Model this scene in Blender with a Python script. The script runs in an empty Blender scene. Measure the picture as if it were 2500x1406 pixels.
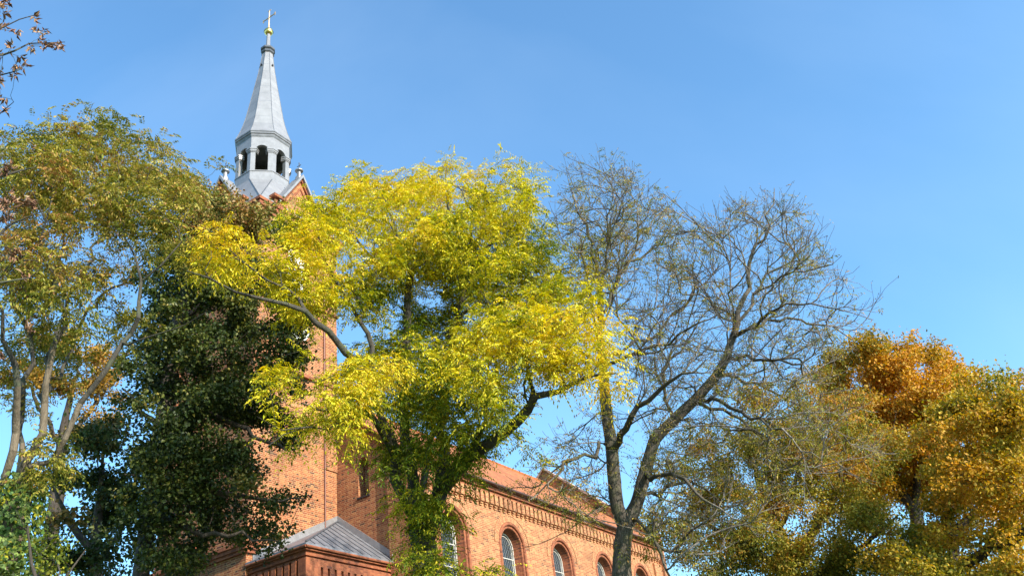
import bpy, math, random
import numpy as np
from mathutils import Vector, Matrix

# ------------------------------------------------------------------ camera, light, exposure
SC = bpy.context.scene
COL = SC.collection
F_PX, PITCH, ROLL, PSI = 2137.9, math.radians(31.148), math.radians(-7.789), math.radians(30.257)
EYE = np.array([0, 0, 1.6])
cam = bpy.data.cameras.new('camera')
cam.sensor_width = 36; cam.lens = 36 * F_PX / 2500; cam.clip_end = 3000; cam.clip_start = .1
co = bpy.data.objects.new('camera', cam); COL.objects.link(co); SC.camera = co
_fw = np.array([0, math.cos(PITCH), math.sin(PITCH)]); _up0 = np.array([0, -math.sin(PITCH), math.cos(PITCH)])
_rt0 = np.array([1., 0, 0]); _c, _s = math.cos(ROLL), math.sin(ROLL)
_r = _c * _rt0 + _s * _up0; _u = -_s * _rt0 + _c * _up0
co.matrix_world = Matrix([[_r[i], _u[i], -_fw[i], EYE[i]] for i in range(3)] + [[0, 0, 0, 1]])

SUN_AZ, SUN_EL = 120.257 + 11, 29          # clockwise from +y
w = bpy.data.worlds.new('World'); SC.world = w; w.use_nodes = True
nt = w.node_tree; bg = nt.nodes['Background']
sky = nt.nodes.new('ShaderNodeTexSky'); sky.sky_type = 'NISHITA'; sky.sun_disc = False
sky.sun_elevation = math.radians(SUN_EL); sky.sun_rotation = math.radians(SUN_AZ)
sky.air_density = 1.15; sky.dust_density = 1.2; sky.ozone_density = 2.6; sky.altitude = 0
_tint = nt.nodes.new('ShaderNodeVectorMath'); _tint.operation = 'MULTIPLY'; _tint.inputs[1].default_value = (.87, 1.25, 1.39)
nt.links.new(sky.outputs[0], _tint.inputs[0])
_tc = nt.nodes.new('ShaderNodeTexCoord'); _mp = nt.nodes.new('ShaderNodeMapping'); _mp.inputs['Rotation'].default_value = (.3, .5, .9); _mp.inputs['Scale'].default_value = (1, 3.2, 1.2)
_no = nt.nodes.new('ShaderNodeTexNoise'); _no.inputs['Scale'].default_value = 1.3; _no.inputs['Detail'].default_value = 7; _no.inputs['Distortion'].default_value = .4
_mr = nt.nodes.new('ShaderNodeMapRange'); _mr.inputs[1].default_value = .42; _mr.inputs[2].default_value = .8; _mr.inputs[3].default_value = 0; _mr.inputs[4].default_value = .12
_mx = nt.nodes.new('ShaderNodeMix'); _mx.data_type = 'RGBA'; _mx.inputs[7].default_value = (4.6, 5.6, 6.6, 1)
nt.links.new(_tc.outputs['Generated'], _mp.inputs[0]); nt.links.new(_mp.outputs[0], _no.inputs['Vector']); nt.links.new(_no.outputs[0], _mr.inputs[0])
nt.links.new(_mr.outputs[0], _mx.inputs[0]); nt.links.new(_tint.outputs[0], _mx.inputs[6]); nt.links.new(_mx.outputs[2], bg.inputs[0]); bg.inputs[1].default_value = .15
sl = bpy.data.lights.new('sun', 'SUN'); sl.energy = 4.9; sl.angle = math.radians(.5); sl.color = (1, .91, .78)
so = bpy.data.objects.new('sun', sl); COL.objects.link(so)
sd = Vector((math.sin(math.radians(SUN_AZ)) * math.cos(math.radians(SUN_EL)),
             math.cos(math.radians(SUN_AZ)) * math.cos(math.radians(SUN_EL)), math.sin(math.radians(SUN_EL))))
so.rotation_euler = sd.to_track_quat('Z', 'Y').to_euler(); so.location = (30, -30, 40)
SC.view_settings.view_transform = 'Standard'; SC.view_settings.look = 'None'
SC.view_settings.exposure = .78; SC.view_settings.gamma = 1
SC.render.engine = 'CYCLES'
SC.cycles.max_bounces = 6; SC.cycles.diffuse_bounces = 3; SC.cycles.transmission_bounces = 4; SC.cycles.transparent_max_bounces = 8

def at(x, y, D):
    """world point seen at photo pixel (x, y) at horizontal distance D from the camera"""
    d = ((x - 1250) * _r - (y - 703) * _u) / F_PX + _fw
    return EYE + d * (D / math.hypot(d[0], d[1]))
def depth(P): return float((np.asarray(P) - EYE) @ _fw)

# ------------------------------------------------------------------ materials
def mat(name):
    m = bpy.data.materials.new(name); m.use_nodes = True
    return m, m.node_tree, m.node_tree.nodes['Principled BSDF']
def N(t, kind, **kw):
    n = t.nodes.new(kind)
    for k, v in kw.items(): setattr(n, k, v)
    return n
def math_(t, op, a, b=None, c=None):
    n = N(t, 'ShaderNodeMath', operation=op)
    for i, v in enumerate((a, b, c)):
        if v is None: continue
        if isinstance(v, (int, float)): n.inputs[i].default_value = v
        else: t.links.new(v, n.inputs[i])
    return n.outputs[0]
def ramp(t, fac, stops):
    n = N(t, 'ShaderNodeValToRGB'); e = n.color_ramp.elements
    while len(e) < len(stops): e.new(.5)
    for k, (p, c) in enumerate(stops): e[k].position = p; e[k].color = (*c, 1)
    t.links.new(fac, n.inputs[0]); return n.outputs[0]
def mixc(t, fac, a, b, blend='MIX'):
    n = N(t, 'ShaderNodeMix', data_type='RGBA', blend_type=blend)
    if isinstance(fac, (int, float)): n.inputs[0].default_value = fac
    else: t.links.new(fac, n.inputs[0])
    for i, v in ((6, a), (7, b)):
        if isinstance(v, tuple): n.inputs[i].default_value = (*v, 1)
        else: t.links.new(v, n.inputs[i])
    return n.outputs[2]
def noise(t, vec, scale, detail=4, rough=.55):
    n = N(t, 'ShaderNodeTexNoise'); n.inputs['Scale'].default_value = scale
    n.inputs['Detail'].default_value = detail; n.inputs['Roughness'].default_value = rough
    if vec is not None: t.links.new(vec, n.inputs['Vector'])
    return n.outputs[0]

def brick_mat(name, cols, mortar, mort_w=.006, dark=.12, joint_visible=1.0):
    """Polish bond: header and stretcher alternate in every course; coordinates from the UV map in metres"""
    m, t, b = mat(name)
    uv = N(t, 'ShaderNodeUVMap'); uv.uv_map = 'UVMap'
    sp = N(t, 'ShaderNodeSeparateXYZ'); t.links.new(uv.outputs[0], sp.inputs[0])
    CH, P = .077, .395
    jit = math_(t, 'MULTIPLY', math_(t, 'SUBTRACT', noise(t, uv.outputs[0], 6, 2), .5), .010)
    vv = math_(t, 'DIVIDE', math_(t, 'ADD', sp.outputs[1], jit), CH)
    row = math_(t, 'FLOOR', vv); fv = math_(t, 'MULTIPLY', math_(t, 'FRACT', vv), CH)
    par = math_(t, 'MULTIPLY', math_(t, 'FLOORED_MODULO', row, 2), .1975)
    uu = math_(t, 'ADD', math_(t, 'ADD', sp.outputs[0], par), 50)
    p = math_(t, 'FLOORED_MODULO', uu, P)
    cell = math_(t, 'FLOOR', math_(t, 'DIVIDE', uu, P))
    hd = math_(t, 'GREATER_THAN', p, .262)
    idx = math_(t, 'ADD', math_(t, 'MULTIPLY', cell, 2), hd)
    # distance to a joint
    d1 = math_(t, 'MINIMUM', p, math_(t, 'ABSOLUTE', math_(t, 'SUBTRACT', p, .262)))
    d1 = math_(t, 'MINIMUM', d1, math_(t, 'SUBTRACT', P, p))
    d2 = math_(t, 'MINIMUM', fv, math_(t, 'SUBTRACT', CH, fv))
    dj = math_(t, 'MINIMUM', d1, d2)
    jm = N(t, 'ShaderNodeMapRange'); t.links.new(dj, jm.inputs[0])
    jm.inputs[1].default_value = mort_w * .6; jm.inputs[2].default_value = mort_w * 1.5
    jm.inputs[3].default_value = joint_visible; jm.inputs[4].default_value = 0
    cv = N(t, 'ShaderNodeCombineXYZ'); t.links.new(idx, cv.inputs[0]); t.links.new(row, cv.inputs[1])
    wn = N(t, 'ShaderNodeTexWhiteNoise', noise_dimensions='2D'); t.links.new(cv.outputs[0], wn.inputs['Vector'])
    bc = ramp(t, wn.outputs['Value'], [(0, cols[0]), (dark, cols[1]), (.55, cols[2]), (1, cols[3])])
    big = noise(t, uv.outputs[0], .55, 5, .6)
    bc = mixc(t, 1, bc, ramp(t, big, [(.25, (.66, .60, .58)), (.5, (1, 1, 1)), (.75, (1.2, 1.22, 1.1))]), 'MULTIPLY')
    mp = N(t, 'ShaderNodeMapping'); mp.inputs['Scale'].default_value = (2.6, .35, 1); t.links.new(uv.outputs[0], mp.inputs[0])
    bc = mixc(t, 1, bc, ramp(t, noise(t, mp.outputs[0], 1.6, 6, .65), [(.30, (.55, .5, .48)), (.46, (1, 1, 1)), (.8, (1.08, 1.04, .98))]), 'MULTIPLY')
    fine = noise(t, uv.outputs[0], 30, 4)
    bc = mixc(t, .5, bc, ramp(t, fine, [(.25, (.7, .7, .7)), (.75, (1.25, 1.25, 1.25))]), 'MULTIPLY')
    mc = mixc(t, ramp(t, noise(t, uv.outputs[0], .8, 3), [(.35, (0, 0, 0)), (.62, (1, 1, 1))]),
              tuple(v * .62 for v in mortar), mortar)
    fc = mixc(t, jm.outputs[0], bc, mc)
    t.links.new(fc, b.inputs['Base Color']); b.inputs['Roughness'].default_value = .88
    bp = N(t, 'ShaderNodeBump'); bp.inputs['Strength'].default_value = .5; bp.inputs['Distance'].default_value = .008
    hgt = math_(t, 'ADD', math_(t, 'MULTIPLY', jm.outputs[0], -1), math_(t, 'MULTIPLY', fine, .5))
    hgt = math_(t, 'ADD', hgt, math_(t, 'MULTIPLY', wn.outputs['Value'], .5))
    t.links.new(hgt, bp.inputs['Height']); t.links.new(bp.outputs[0], b.inputs['Normal'])
    return m
BRICK = brick_mat('brick_wall', [(.075, .026, .017), (.215, .056, .023), (.30, .085, .031), (.39, .15, .055)], (.53, .37, .18))
BRICKN = brick_mat('nave_brick', [(.14, .048, .028), (.29, .088, .038), (.37, .126, .052), (.46, .20, .085)], (.51, .36, .17), dark=.1)
MOULD = brick_mat('moulded_brick', [(.11, .035, .022), (.21, .06, .027), (.27, .082, .035), (.34, .11, .045)], (.31, .16, .08), .004, joint_visible=.55)

def simple(name, col, rough=.7, metal=0, var=.2, scale=3, bump=0, spec=.5, stretch=None):
    m, t, b = mat(name)
    tc = N(t, 'ShaderNodeTexCoord'); v = tc.outputs['Object']
    if stretch:
        mp = N(t, 'ShaderNodeMapping'); mp.inputs['Scale'].default_value = stretch; t.links.new(v, mp.inputs[0]); v = mp.outputs[0]
    n = noise(t, v, scale, 6, .6)
    c = ramp(t, n, [(.3, tuple(x * (1 - var) for x in col)), (.7, tuple(min(1, x * (1 + var)) for x in col))])
    t.links.new(c, b.inputs['Base Color'])
    b.inputs['Roughness'].default_value = rough; b.inputs['Metallic'].default_value = metal
    b.inputs['Specular IOR Level'].default_value = spec
    if bump:
        bp = N(t, 'ShaderNodeBump'); bp.inputs['Strength'].default_value = bump; bp.inputs['Distance'].default_value = .02
        t.links.new(n, bp.inputs['Height']); t.links.new(bp.outputs[0], b.inputs['Normal'])
    return m
def zinc_mat(name, col, seam=.62, rough=.48):
    m, t, b = mat(name)
    tc = N(t, 'ShaderNodeTexCoord'); sp = N(t, 'ShaderNodeSeparateXYZ'); t.links.new(tc.outputs['Object'], sp.inputs[0])
    f = math_(t, 'FRACT', math_(t, 'DIVIDE', math_(t, 'ADD', sp.outputs[2], .21), seam))
    ln = math_(t, 'LESS_THAN', f, .03)
    cell = math_(t, 'FLOOR', math_(t, 'DIVIDE', math_(t, 'ADD', sp.outputs[2], .21), seam))
    geo = N(t, 'ShaderNodeNewGeometry')
    cv = N(t, 'ShaderNodeCombineXYZ'); t.links.new(cell, cv.inputs[0])
    sn = N(t, 'ShaderNodeVectorMath', operation='SNAP'); t.links.new(geo.outputs['Normal'], sn.inputs[0]); sn.inputs[1].default_value = (.3, .3, 4)
    ad = N(t, 'ShaderNodeVectorMath', operation='ADD'); t.links.new(cv.outputs[0], ad.inputs[0]); t.links.new(sn.outputs[0], ad.inputs[1])
    wn = N(t, 'ShaderNodeTexWhiteNoise'); t.links.new(ad.outputs[0], wn.inputs['Vector'])
    n = noise(t, tc.outputs['Object'], 2.5, 6, .65)
    c = ramp(t, n, [(.3, tuple(x * .86 for x in col)), (.7, tuple(min(1, x * 1.1) for x in col))])
    c = mixc(t, 1, c, ramp(t, wn.outputs[0], [(0, (.93, .93, .94)), (1, (1.04, 1.04, 1.03))]), 'MULTIPLY')
    c = mixc(t, math_(t, 'MULTIPLY', ln, .72), c, (.14, .15, .17))
    t.links.new(c, b.inputs['Base Color']); b.inputs['Roughness'].default_value = rough; b.inputs['Metallic'].default_value = .35
    return m
ZINC = zinc_mat('spire_zinc', (.315, .305, .31))
ZINCP = simple('flat_zinc', (.285, .275, .28), .45, .35, .15, 4)
ZINCD = simple('weathered_zinc', (.19, .19, .205), .5, .3, .3, 2.5)
LEAD = simple('dark_lead', (.10, .105, .12), .5, .3, .2, 5)
GOLD = simple('gilding', (.95, .68, .22), .22, 1, .06, 5)
PLASTER = simple('white_plaster', (.78, .77, .74), .8, 0, .08, 3)
DARKM = simple('dark_iron', (.03, .03, .033), .5, .3, .2, 5)
BLACKIN = simple('dark_interior', (.02, .02, .022), .9, 0, .2, 2)
WFRAME = simple('white_frame_paint', (.50, .48, .43), .5, 0, .1, 6)
PIPE = simple('copper_downpipe', (.16, .06, .04), .5, .2, .2, 6)
GUTTER = simple('gutter_metal', (.10, .055, .045), .5, .2, .25, 6)
def glass_mat():
    m, t, b = mat('leaded_glass'); b.inputs['Base Color'].default_value = (.03, .038, .045, 1)
    b.inputs['Roughness'].default_value = .2; b.inputs['Specular IOR Level'].default_value = .25
    tc = N(t, 'ShaderNodeTexCoord'); bp = N(t, 'ShaderNodeBump'); bp.inputs['Strength'].default_value = .4; bp.inputs['Distance'].default_value = .02
    t.links.new(noise(t, tc.outputs['Object'], 7, 2), bp.inputs['Height']); t.links.new(bp.outputs[0], b.inputs['Normal'])
    return m
GLASS = glass_mat()
def tile_mat():
    m, t, b = mat('clay_roof_tile')
    uv = N(t, 'ShaderNodeUVMap'); uv.uv_map = 'UVMap'
    sp = N(t, 'ShaderNodeSeparateXYZ'); t.links.new(uv.outputs[0], sp.inputs[0])
    vv = math_(t, 'DIVIDE', sp.outputs[1], .165); row = math_(t, 'FLOOR', vv); fr = math_(t, 'FRACT', vv)
    uu = math_(t, 'ADD', math_(t, 'DIVIDE', sp.outputs[0], .18), math_(t, 'MULTIPLY', math_(t, 'FLOORED_MODULO', row, 2), .5))
    cv = N(t, 'ShaderNodeCombineXYZ'); t.links.new(row, cv.inputs[1]); t.links.new(math_(t, 'FLOOR', uu), cv.inputs[0])
    wn = N(t, 'ShaderNodeTexWhiteNoise', noise_dimensions='2D'); t.links.new(cv.outputs[0], wn.inputs['Vector'])
    c = ramp(t, wn.outputs[0], [(0, (.30, .088, .024)), (.6, (.40, .128, .034)), (1, (.46, .165, .048))])
    big = noise(t, uv.outputs[0], .5, 4)
    c = mixc(t, 1, c, ramp(t, big, [(.3, (.8, .8, .82)), (.7, (1.1, 1.08, 1.05))]), 'MULTIPLY')
    e = math_(t, 'LESS_THAN', fr, .16); c = mixc(t, math_(t, 'MULTIPLY', e, .55), c, (.12, .04, .025))
    t.links.new(c, b.inputs['Base Color']); b.inputs['Roughness'].default_value = .8
    bp = N(t, 'ShaderNodeBump'); bp.inputs['Distance'].default_value = .02; bp.inputs['Strength'].default_value = .8
    t.links.new(math_(t, 'SUBTRACT', 1, fr), bp.inputs['Height']); t.links.new(bp.outputs[0], b.inputs['Normal'])
    return m
TILE = tile_mat()
def leaf_mat(name, transl=.3, rough=.45, gloss=.4):
    m, t, b = mat(name)
    at_ = N(t, 'ShaderNodeAttribute'); at_.attribute_name = 'leafcol'
    t.links.new(at_.outputs['Color'], b.inputs['Base Color']); b.inputs['Roughness'].default_value = rough
    b.inputs['Specular IOR Level'].default_value = gloss
    tr = N(t, 'ShaderNodeBsdfTranslucent')
    hs = N(t, 'ShaderNodeHueSaturation'); hs.inputs['Saturation'].default_value = 1.1; hs.inputs['Value'].default_value = 1.25
    t.links.new(at_.outputs['Color'], hs.inputs['Color']); t.links.new(hs.outputs[0], tr.inputs[0])
    mx = N(t, 'ShaderNodeMixShader'); mx.inputs[0].default_value = transl
    t.links.new(b.outputs[0], mx.inputs[1]); t.links.new(tr.outputs[0], mx.inputs[2])
    t.links.new(mx.outputs[0], t.nodes['Material Output'].inputs[0])
    return m
LEAF = leaf_mat('leaf', .34, .52, .22); LEAFDRY = leaf_mat('dry_leaf', .15, .7, .2); LEAFDARK = leaf_mat('thick_leaf', .24, .5, .3)
def bark_mat(name, lo, hi, moss=None):
    m, t, b = mat(name)
    tc = N(t, 'ShaderNodeTexCoord'); mp = N(t, 'ShaderNodeMapping'); mp.inputs['Scale'].default_value = (1, 1, .22)
    t.links.new(tc.outputs['Object'], mp.inputs[0])
    n1 = noise(t, mp.outputs[0], 16, 6, .7); n2 = noise(t, tc.outputs['Object'], 1.7, 4)
    c = ramp(t, n1, [(.32, lo), (.68, hi)])
    c = mixc(t, 1, c, ramp(t, n2, [(.3, (.7, .7, .7)), (.7, (1.2, 1.2, 1.15))]), 'MULTIPLY')
    if moss:
        c = mixc(t, ramp(t, noise(t, tc.outputs['Object'], 3.3, 5), [(.5, (0, 0, 0)), (.66, (.8, .8, .8))]), c, moss)
    t.links.new(c, b.inputs['Base Color']); b.inputs['Roughness'].default_value = .9
    bp = N(t, 'ShaderNodeBump'); bp.inputs['Strength'].default_value = 1; bp.inputs['Distance'].default_value = .05
    t.links.new(n1, bp.inputs['Height']); t.links.new(bp.outputs[0], b.inputs['Normal'])
    return m
BARK_TAN = bark_mat('tan_bark', (.085, .062, .042), (.21, .165, .115))
BARK_DK = bark_mat('dark_bark', (.030, .025, .020), (.085, .072, .056), (.07, .08, .04))
BARK_GR = bark_mat('grey_bark', (.045, .036, .027), (.135, .112, .085), (.09, .09, .04))
BARK_TW = bark_mat('twig_bark', (.085, .07, .06), (.28, .24, .205))
BARK_BK = bark_mat('oak_bark', (.03, .022, .016), (.09, .07, .055))

# ------------------------------------------------------------------ tags and mesh helpers
def tag(o, label=None, cat=None, group=None, kind=None):
    for k, v in (('label', label), ('category', cat), ('group', group), ('kind', kind)):
        if v: o[k] = v
    return o
def empty(name, loc, rz=0):
    o = bpy.data.objects.new(name, None); COL.objects.link(o); o.location = loc; o.rotation_euler = (0, 0, rz)
    o.empty_display_size = .3; return o
class MB:
    def __init__(s): s.v = []; s.f = []; s.uv = []
    def poly(s, pts, uv=None):
        b = len(s.v); s.v += [tuple(map(float, p)) for p in pts]; s.f.append(list(range(b, b + len(pts))))
        if uv is None:
            P = np.array(pts, float); n = np.zeros(3)
            for i in range(len(P)): n += np.cross(P[i], P[(i + 1) % len(P)])
            a = np.abs(n); L = np.linalg.norm(n) + 1e-12
            if a[2] / L > .95: uv = [(p[0], p[1]) for p in pts]
            elif a[0] > a[1]: k = L / (math.hypot(n[0], n[1]) + 1e-9); uv = [(p[1], p[2] * k) for p in pts]
            else: k = L / (math.hypot(n[0], n[1]) + 1e-9); uv = [(p[0], p[2] * k) for p in pts]
        s.uv.append(list(uv))
    def quad(s, a, b, c, d, uv=None): s.poly([a, b, c, d], uv)
    def box(s, x0, x1, y0, y1, z0, z1, skip=''):
        if x0 > x1: x0, x1 = x1, x0
        if y0 > y1: y0, y1 = y1, y0
        F = {'d': [(x0, y0, z0), (x0, y1, z0), (x1, y1, z0), (x1, y0, z0)], 'u': [(x0, y0, z1), (x1, y0, z1), (x1, y1, z1), (x0, y1, z1)],
             's': [(x0, y0, z0), (x1, y0, z0), (x1, y0, z1), (x0, y0, z1)], 'n': [(x1, y1, z0), (x0, y1, z0), (x0, y1, z1), (x1, y1, z1)],
             'w': [(x0, y1, z0), (x0, y0, z0), (x0, y0, z1), (x0, y1, z1)], 'e': [(x1, y0, z0), (x1, y1, z0), (x1, y1, z1), (x1, y0, z1)]}
        for k, q in F.items():
            if k not in skip: s.poly(q)
    def bar(s, a, b, r, n=6, r2=None):
        a, b = np.array(a, float), np.array(b, float); d = b - a; d /= np.linalg.norm(d)
        h = np.array([0, 0, 1.]) if abs(d[2]) < .9 else np.array([1., 0, 0])
        u = np.cross(d, h); u /= np.linalg.norm(u); v = np.cross(d, u); r2 = r if r2 is None else r2
        A = [a + r * (math.cos(t) * u + math.sin(t) * v) for t in np.arange(n) * 2 * math.pi / n]
        B = [b + r2 * (math.cos(t) * u + math.sin(t) * v) for t in np.arange(n) * 2 * math.pi / n]
        for i in range(n): j = (i + 1) % n; s.quad(A[i], A[j], B[j], B[i])
        s.poly(A[::-1]); s.poly(B)
    def rings(s, prof, n=8, ph=math.pi / 8, cx=0, cy=0, cap=True):
        """turned shape: prof = [(radius, z)...]"""
        R = [[(cx + r * math.cos(ph + 2 * math.pi * i / n), cy + r * math.sin(ph + 2 * math.pi * i / n), z) for i in range(n)] for r, z in prof]
        for A, B in zip(R, R[1:]):
            for i in range(n): j = (i + 1) % n; s.quad(A[i], A[j], B[j], B[i])
        if cap: s.poly(R[0][::-1]); s.poly(R[-1])
    def build(s, name, m, parent=None, smooth=False):
        me = bpy.data.meshes.new(name); me.from_pydata(s.v, [], s.f)
        ul = me.uv_layers.new(name='UVMap'); fl = [c for q in s.uv for p in q for c in p]; ul.data.foreach_set('uv', fl)
        me.materials.append(m)
        if smooth: me.polygons.foreach_set('use_smooth', [True] * len(me.polygons))
        me.update(); o = bpy.data.objects.new(name, me); COL.objects.link(o)
        if parent: o.parent = parent
        return o

# ------------------------------------------------------------------ ground
gm, t_, b_ = mat('lawn')
tc_ = N(t_, 'ShaderNodeTexCoord')
t_.links.new(ramp(t_, noise(t_, tc_.outputs['Object'], 1.5, 8, .7), [(.3, (.035, .05, .015)), (.6, (.07, .09, .025)), (.75, (.16, .12, .03))]), b_.inputs['Base Color'])
b_.inputs['Roughness'].default_value = .95
g = MB(); g.poly([(-900, -900, 0), (900, -900, 0), (900, 900, 0), (-900, 900, 0)]); tag(g.build('ground', gm), kind='structure')

# ------------------------------------------------------------------ the church (local frame: x along the nave, -y its sunlit side)
_n = np.array([math.sin(PSI), math.cos(PSI), 0]); _m = np.array([math.cos(PSI), -math.sin(PSI), 0])
org = 23.13 * _n - 26.8 * _m
church = empty('church', tuple(org), math.atan2(_n[1], _n[0]))
tag(church, 'red brick church with a grey metal spire, seen through the trees', 'church')
TX, TY = 2.27, 2.54

def plane_pt(side, a, z, off=0):
    """side: S (y=-TY-off), W (x=-TX-off) ..."""
    return None
class Face:
    """maps (a, d, z) on a wall: a along the wall, d outward"""
    def __init__(s, o, ax, out): s.o = np.array(o, float); s.ax = np.array(ax, float); s.out = np.array(out, float)
    def P(s, a, d, z): return tuple(s.o + s.ax * a + s.out * d + np.array([0, 0, z]))
def wall_holes(mb, F, a0, a1, z0, z1, holes, seg=12):
    """wall sheet with round-arched openings: holes = [(centre, radius, z_bottom, z_spring)]"""
    xs = a0
    for c, r, zb, zs in sorted(holes):
        mb.quad(F.P(xs, 0, z0), F.P(c - r, 0, z0), F.P(c - r, 0, z1), F.P(xs, 0, z1))
        if zb > z0: mb.quad(F.P(c - r, 0, z0), F.P(c + r, 0, z0), F.P(c + r, 0, zb), F.P(c - r, 0, zb))
        for i in range(seg):
            t0, t1 = math.pi * (1 - i / seg), math.pi * (1 - (i + 1) / seg)
            A0, A1 = c + r * math.cos(t0), c + r * math.cos(t1); Z0, Z1 = zs + r * math.sin(t0), zs + r * math.sin(t1)
            mb.quad(F.P(A0, 0, Z0), F.P(A1, 0, Z1), F.P(A1, 0, z1), F.P(A0, 0, z1))
        xs = c + r
    mb.quad(F.P(xs, 0, z0), F.P(a1, 0, z0), F.P(a1, 0, z1), F.P(xs, 0, z1))
def arch_sweep(mb, F, c, zb, zs, prof, seg=14, radial=True):
    """sweep a profile [(radius, d)...] up the jamb, round the arch and down"""
    path = [(-1, None)] + [(0, math.pi * (1 - i / seg)) for i in range(seg + 1)] + [(1, None)]
    def pt(k, r, d):
        sd, t = path[k]
        if sd: return F.P(c + sd * r, d, zb)
        return F.P(c + r * math.cos(t), d, zs + r * math.sin(t))
    s = 0; L = []
    for k in range(len(path)):
        if k:
            a, b = np.array(pt(k - 1, 1, 0)), np.array(pt(k, 1, 0)); s += np.linalg.norm(a - b)
        L.append(s)
    q = [0]
    for (r0, d0), (r1, d1) in zip(prof, prof[1:]): q.append(q[-1] + math.hypot(r1 - r0, d1 - d0))
    for k in range(len(path) - 1):
        for j in range(len(prof) - 1):
            (r0, d0), (r1, d1) = prof[j], prof[j + 1]
            mb.quad(pt(k, r0, d0), pt(k, r1, d1), pt(k + 1, r1, d1), pt(k + 1, r0, d0),
                    [(q[j], L[k]), (q[j + 1], L[k]), (q[j + 1], L[k + 1]), (q[j], L[k + 1])])
def ring_flat(mb, F, c, zs, r0, r1, d, seg=18, t0=0, t1=math.pi):
    for i in range(seg):
        a, b = t0 + (t1 - t0) * i / seg, t0 + (t1 - t0) * (i + 1) / seg
        P = lambda r, t, dd: F.P(c + r * math.cos(t), dd, zs + r * math.sin(t))
        rm = (r0 + r1) / 2
        mb.quad(P(r0, a, d), P(r1, a, d), P(r1, b, d), P(r0, b, d), [(0, a * rm), (r1 - r0, a * rm), (r1 - r0, b * rm), (0, b * rm)])
        mb.quad(P(r1, a, d), P(r1, a, 0), P(r1, b, 0), P(r1, b, d))
def fill_arch(mb, F, c, r, zb, zs, d, seg=16):
    pts = [F.P(c + r, d, zb)] + [F.P(c + r * math.cos(math.pi * i / seg), d, zs + r * math.sin(math.pi * i / seg)) for i in range(seg + 1)] + [F.P(c - r, d, zb)]
    mb.poly(pts)
def roll(r0, r1, d, n=5, base=0):
    m, h = (r0 + r1) / 2, (r0 - r1) / 2
    return [(m + h * math.cos(t), base + d * math.sin(t)) for t in np.linspace(0, math.pi, n)]

# ---- tower shaft
S = Face((0, -TY, 0), (1, 0, 0), (0, -1, 0)); Wf = Face((-TX, 0, 0), (0, -1, 0), (-1, 0, 0))
Nf = Face((0, TY, 0), (-1, 0, 0), (0, 1, 0)); Ef = Face((TX, 0, 0), (0, 1, 0), (1, 0, 0))
ZT = 26.0
tw = MB()
wall_holes(tw, S, -TX, TX, 0, ZT, [(0, .62, 22.4, 24.2)])
wall_holes(tw, Wf, -TY, TY, 0, ZT, [(0, .22, 10.9, 12.25), ])
wall_holes(tw, Nf, -TX, TX, 0, ZT, [(0, .62, 22.4, 24.2)])
wall_holes(tw, Ef, -TY, TY, 0, ZT, [(0, .62, 22.4, 24.2)])
# corner lisenes above the roofs, projecting
for sx in (-1, 1):
    for sy in (-1, 1):
        if (sx, sy) != (9, 9):
            zlo = 14.6
            tw.box(sx * 1.62, sx * (TX + .05), sy * (TY - .55), sy * (TY + .05), zlo if sx > 0 or sy > 0 else 11.2, 25.3)
tower = tw.build('tower_wall', BRICK, church)
tc = MB()     # cornices of the tower
for z0, z1, p in ((25.3, 25.5, .10), (25.5, 25.68, .18), (25.68, 25.9, .27), (25.9, 26.05, .34)):
    tc.box(-TX - p, TX + p, -TY - p, TY + p, z0, z1)
for z0, z1, p in ((18.3, 18.42, .07), (21.9, 22.02, .07)):
    sb = MB(); sb.box(-TX - p - .05, TX + p + .05, -TY - p - .05, TY + p + .05, z0, z1); sb.build('string_course', MOULD, tower)
# string course wrapping the west front and returning a little onto the south face
sc_ = MB()
for z0, z1, p in ((10.78, 10.92, .16), (10.92, 11.05, .22), (10.66, 10.78, .10)):
    sc_.box(-TX - p, -TX + .45, -TY - p, TY + p, z0, z1)
sc_.build('string_course', MOULD, tower); tc.build('tower_cornice', MOULD, tower)
for F in (S, Nf, Ef):
    bw = MB(); arch_sweep(bw, F, 0, 22.4, 24.2, roll(.70, .60, .06) + [(.60, 0), (.60, -.25)]); fr = bw.build('bell_window', MOULD, church)
    pl = MB(); fill_arch(pl, F, 0, .6, 22.4, 24.2, -.24)
    pl.build('plaster_panel', PLASTER, fr)
    lv = MB()
    for k in range(9): lv.quad(F.P(-.3, -.2, 22.5 + k * .19), F.P(.3, -.2, 22.5 + k * .19), F.P(.3, -.08, 22.42 + k * .19), F.P(-.3, -.08, 22.42 + k * .19))
    lv.build('louvre', DARKM, fr)
# west slit window
ww = MB(); arch_sweep(ww, Wf, 0, 10.95, 12.25, [(.22, 0), (.22, -.3)]); fr = ww.build('window', MOULD, church)
gl = MB(); fill_arch(gl, Wf, 0, .22, 10.9, 12.25, -.3); gl.build('glass', BLACKIN, fr)
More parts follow.
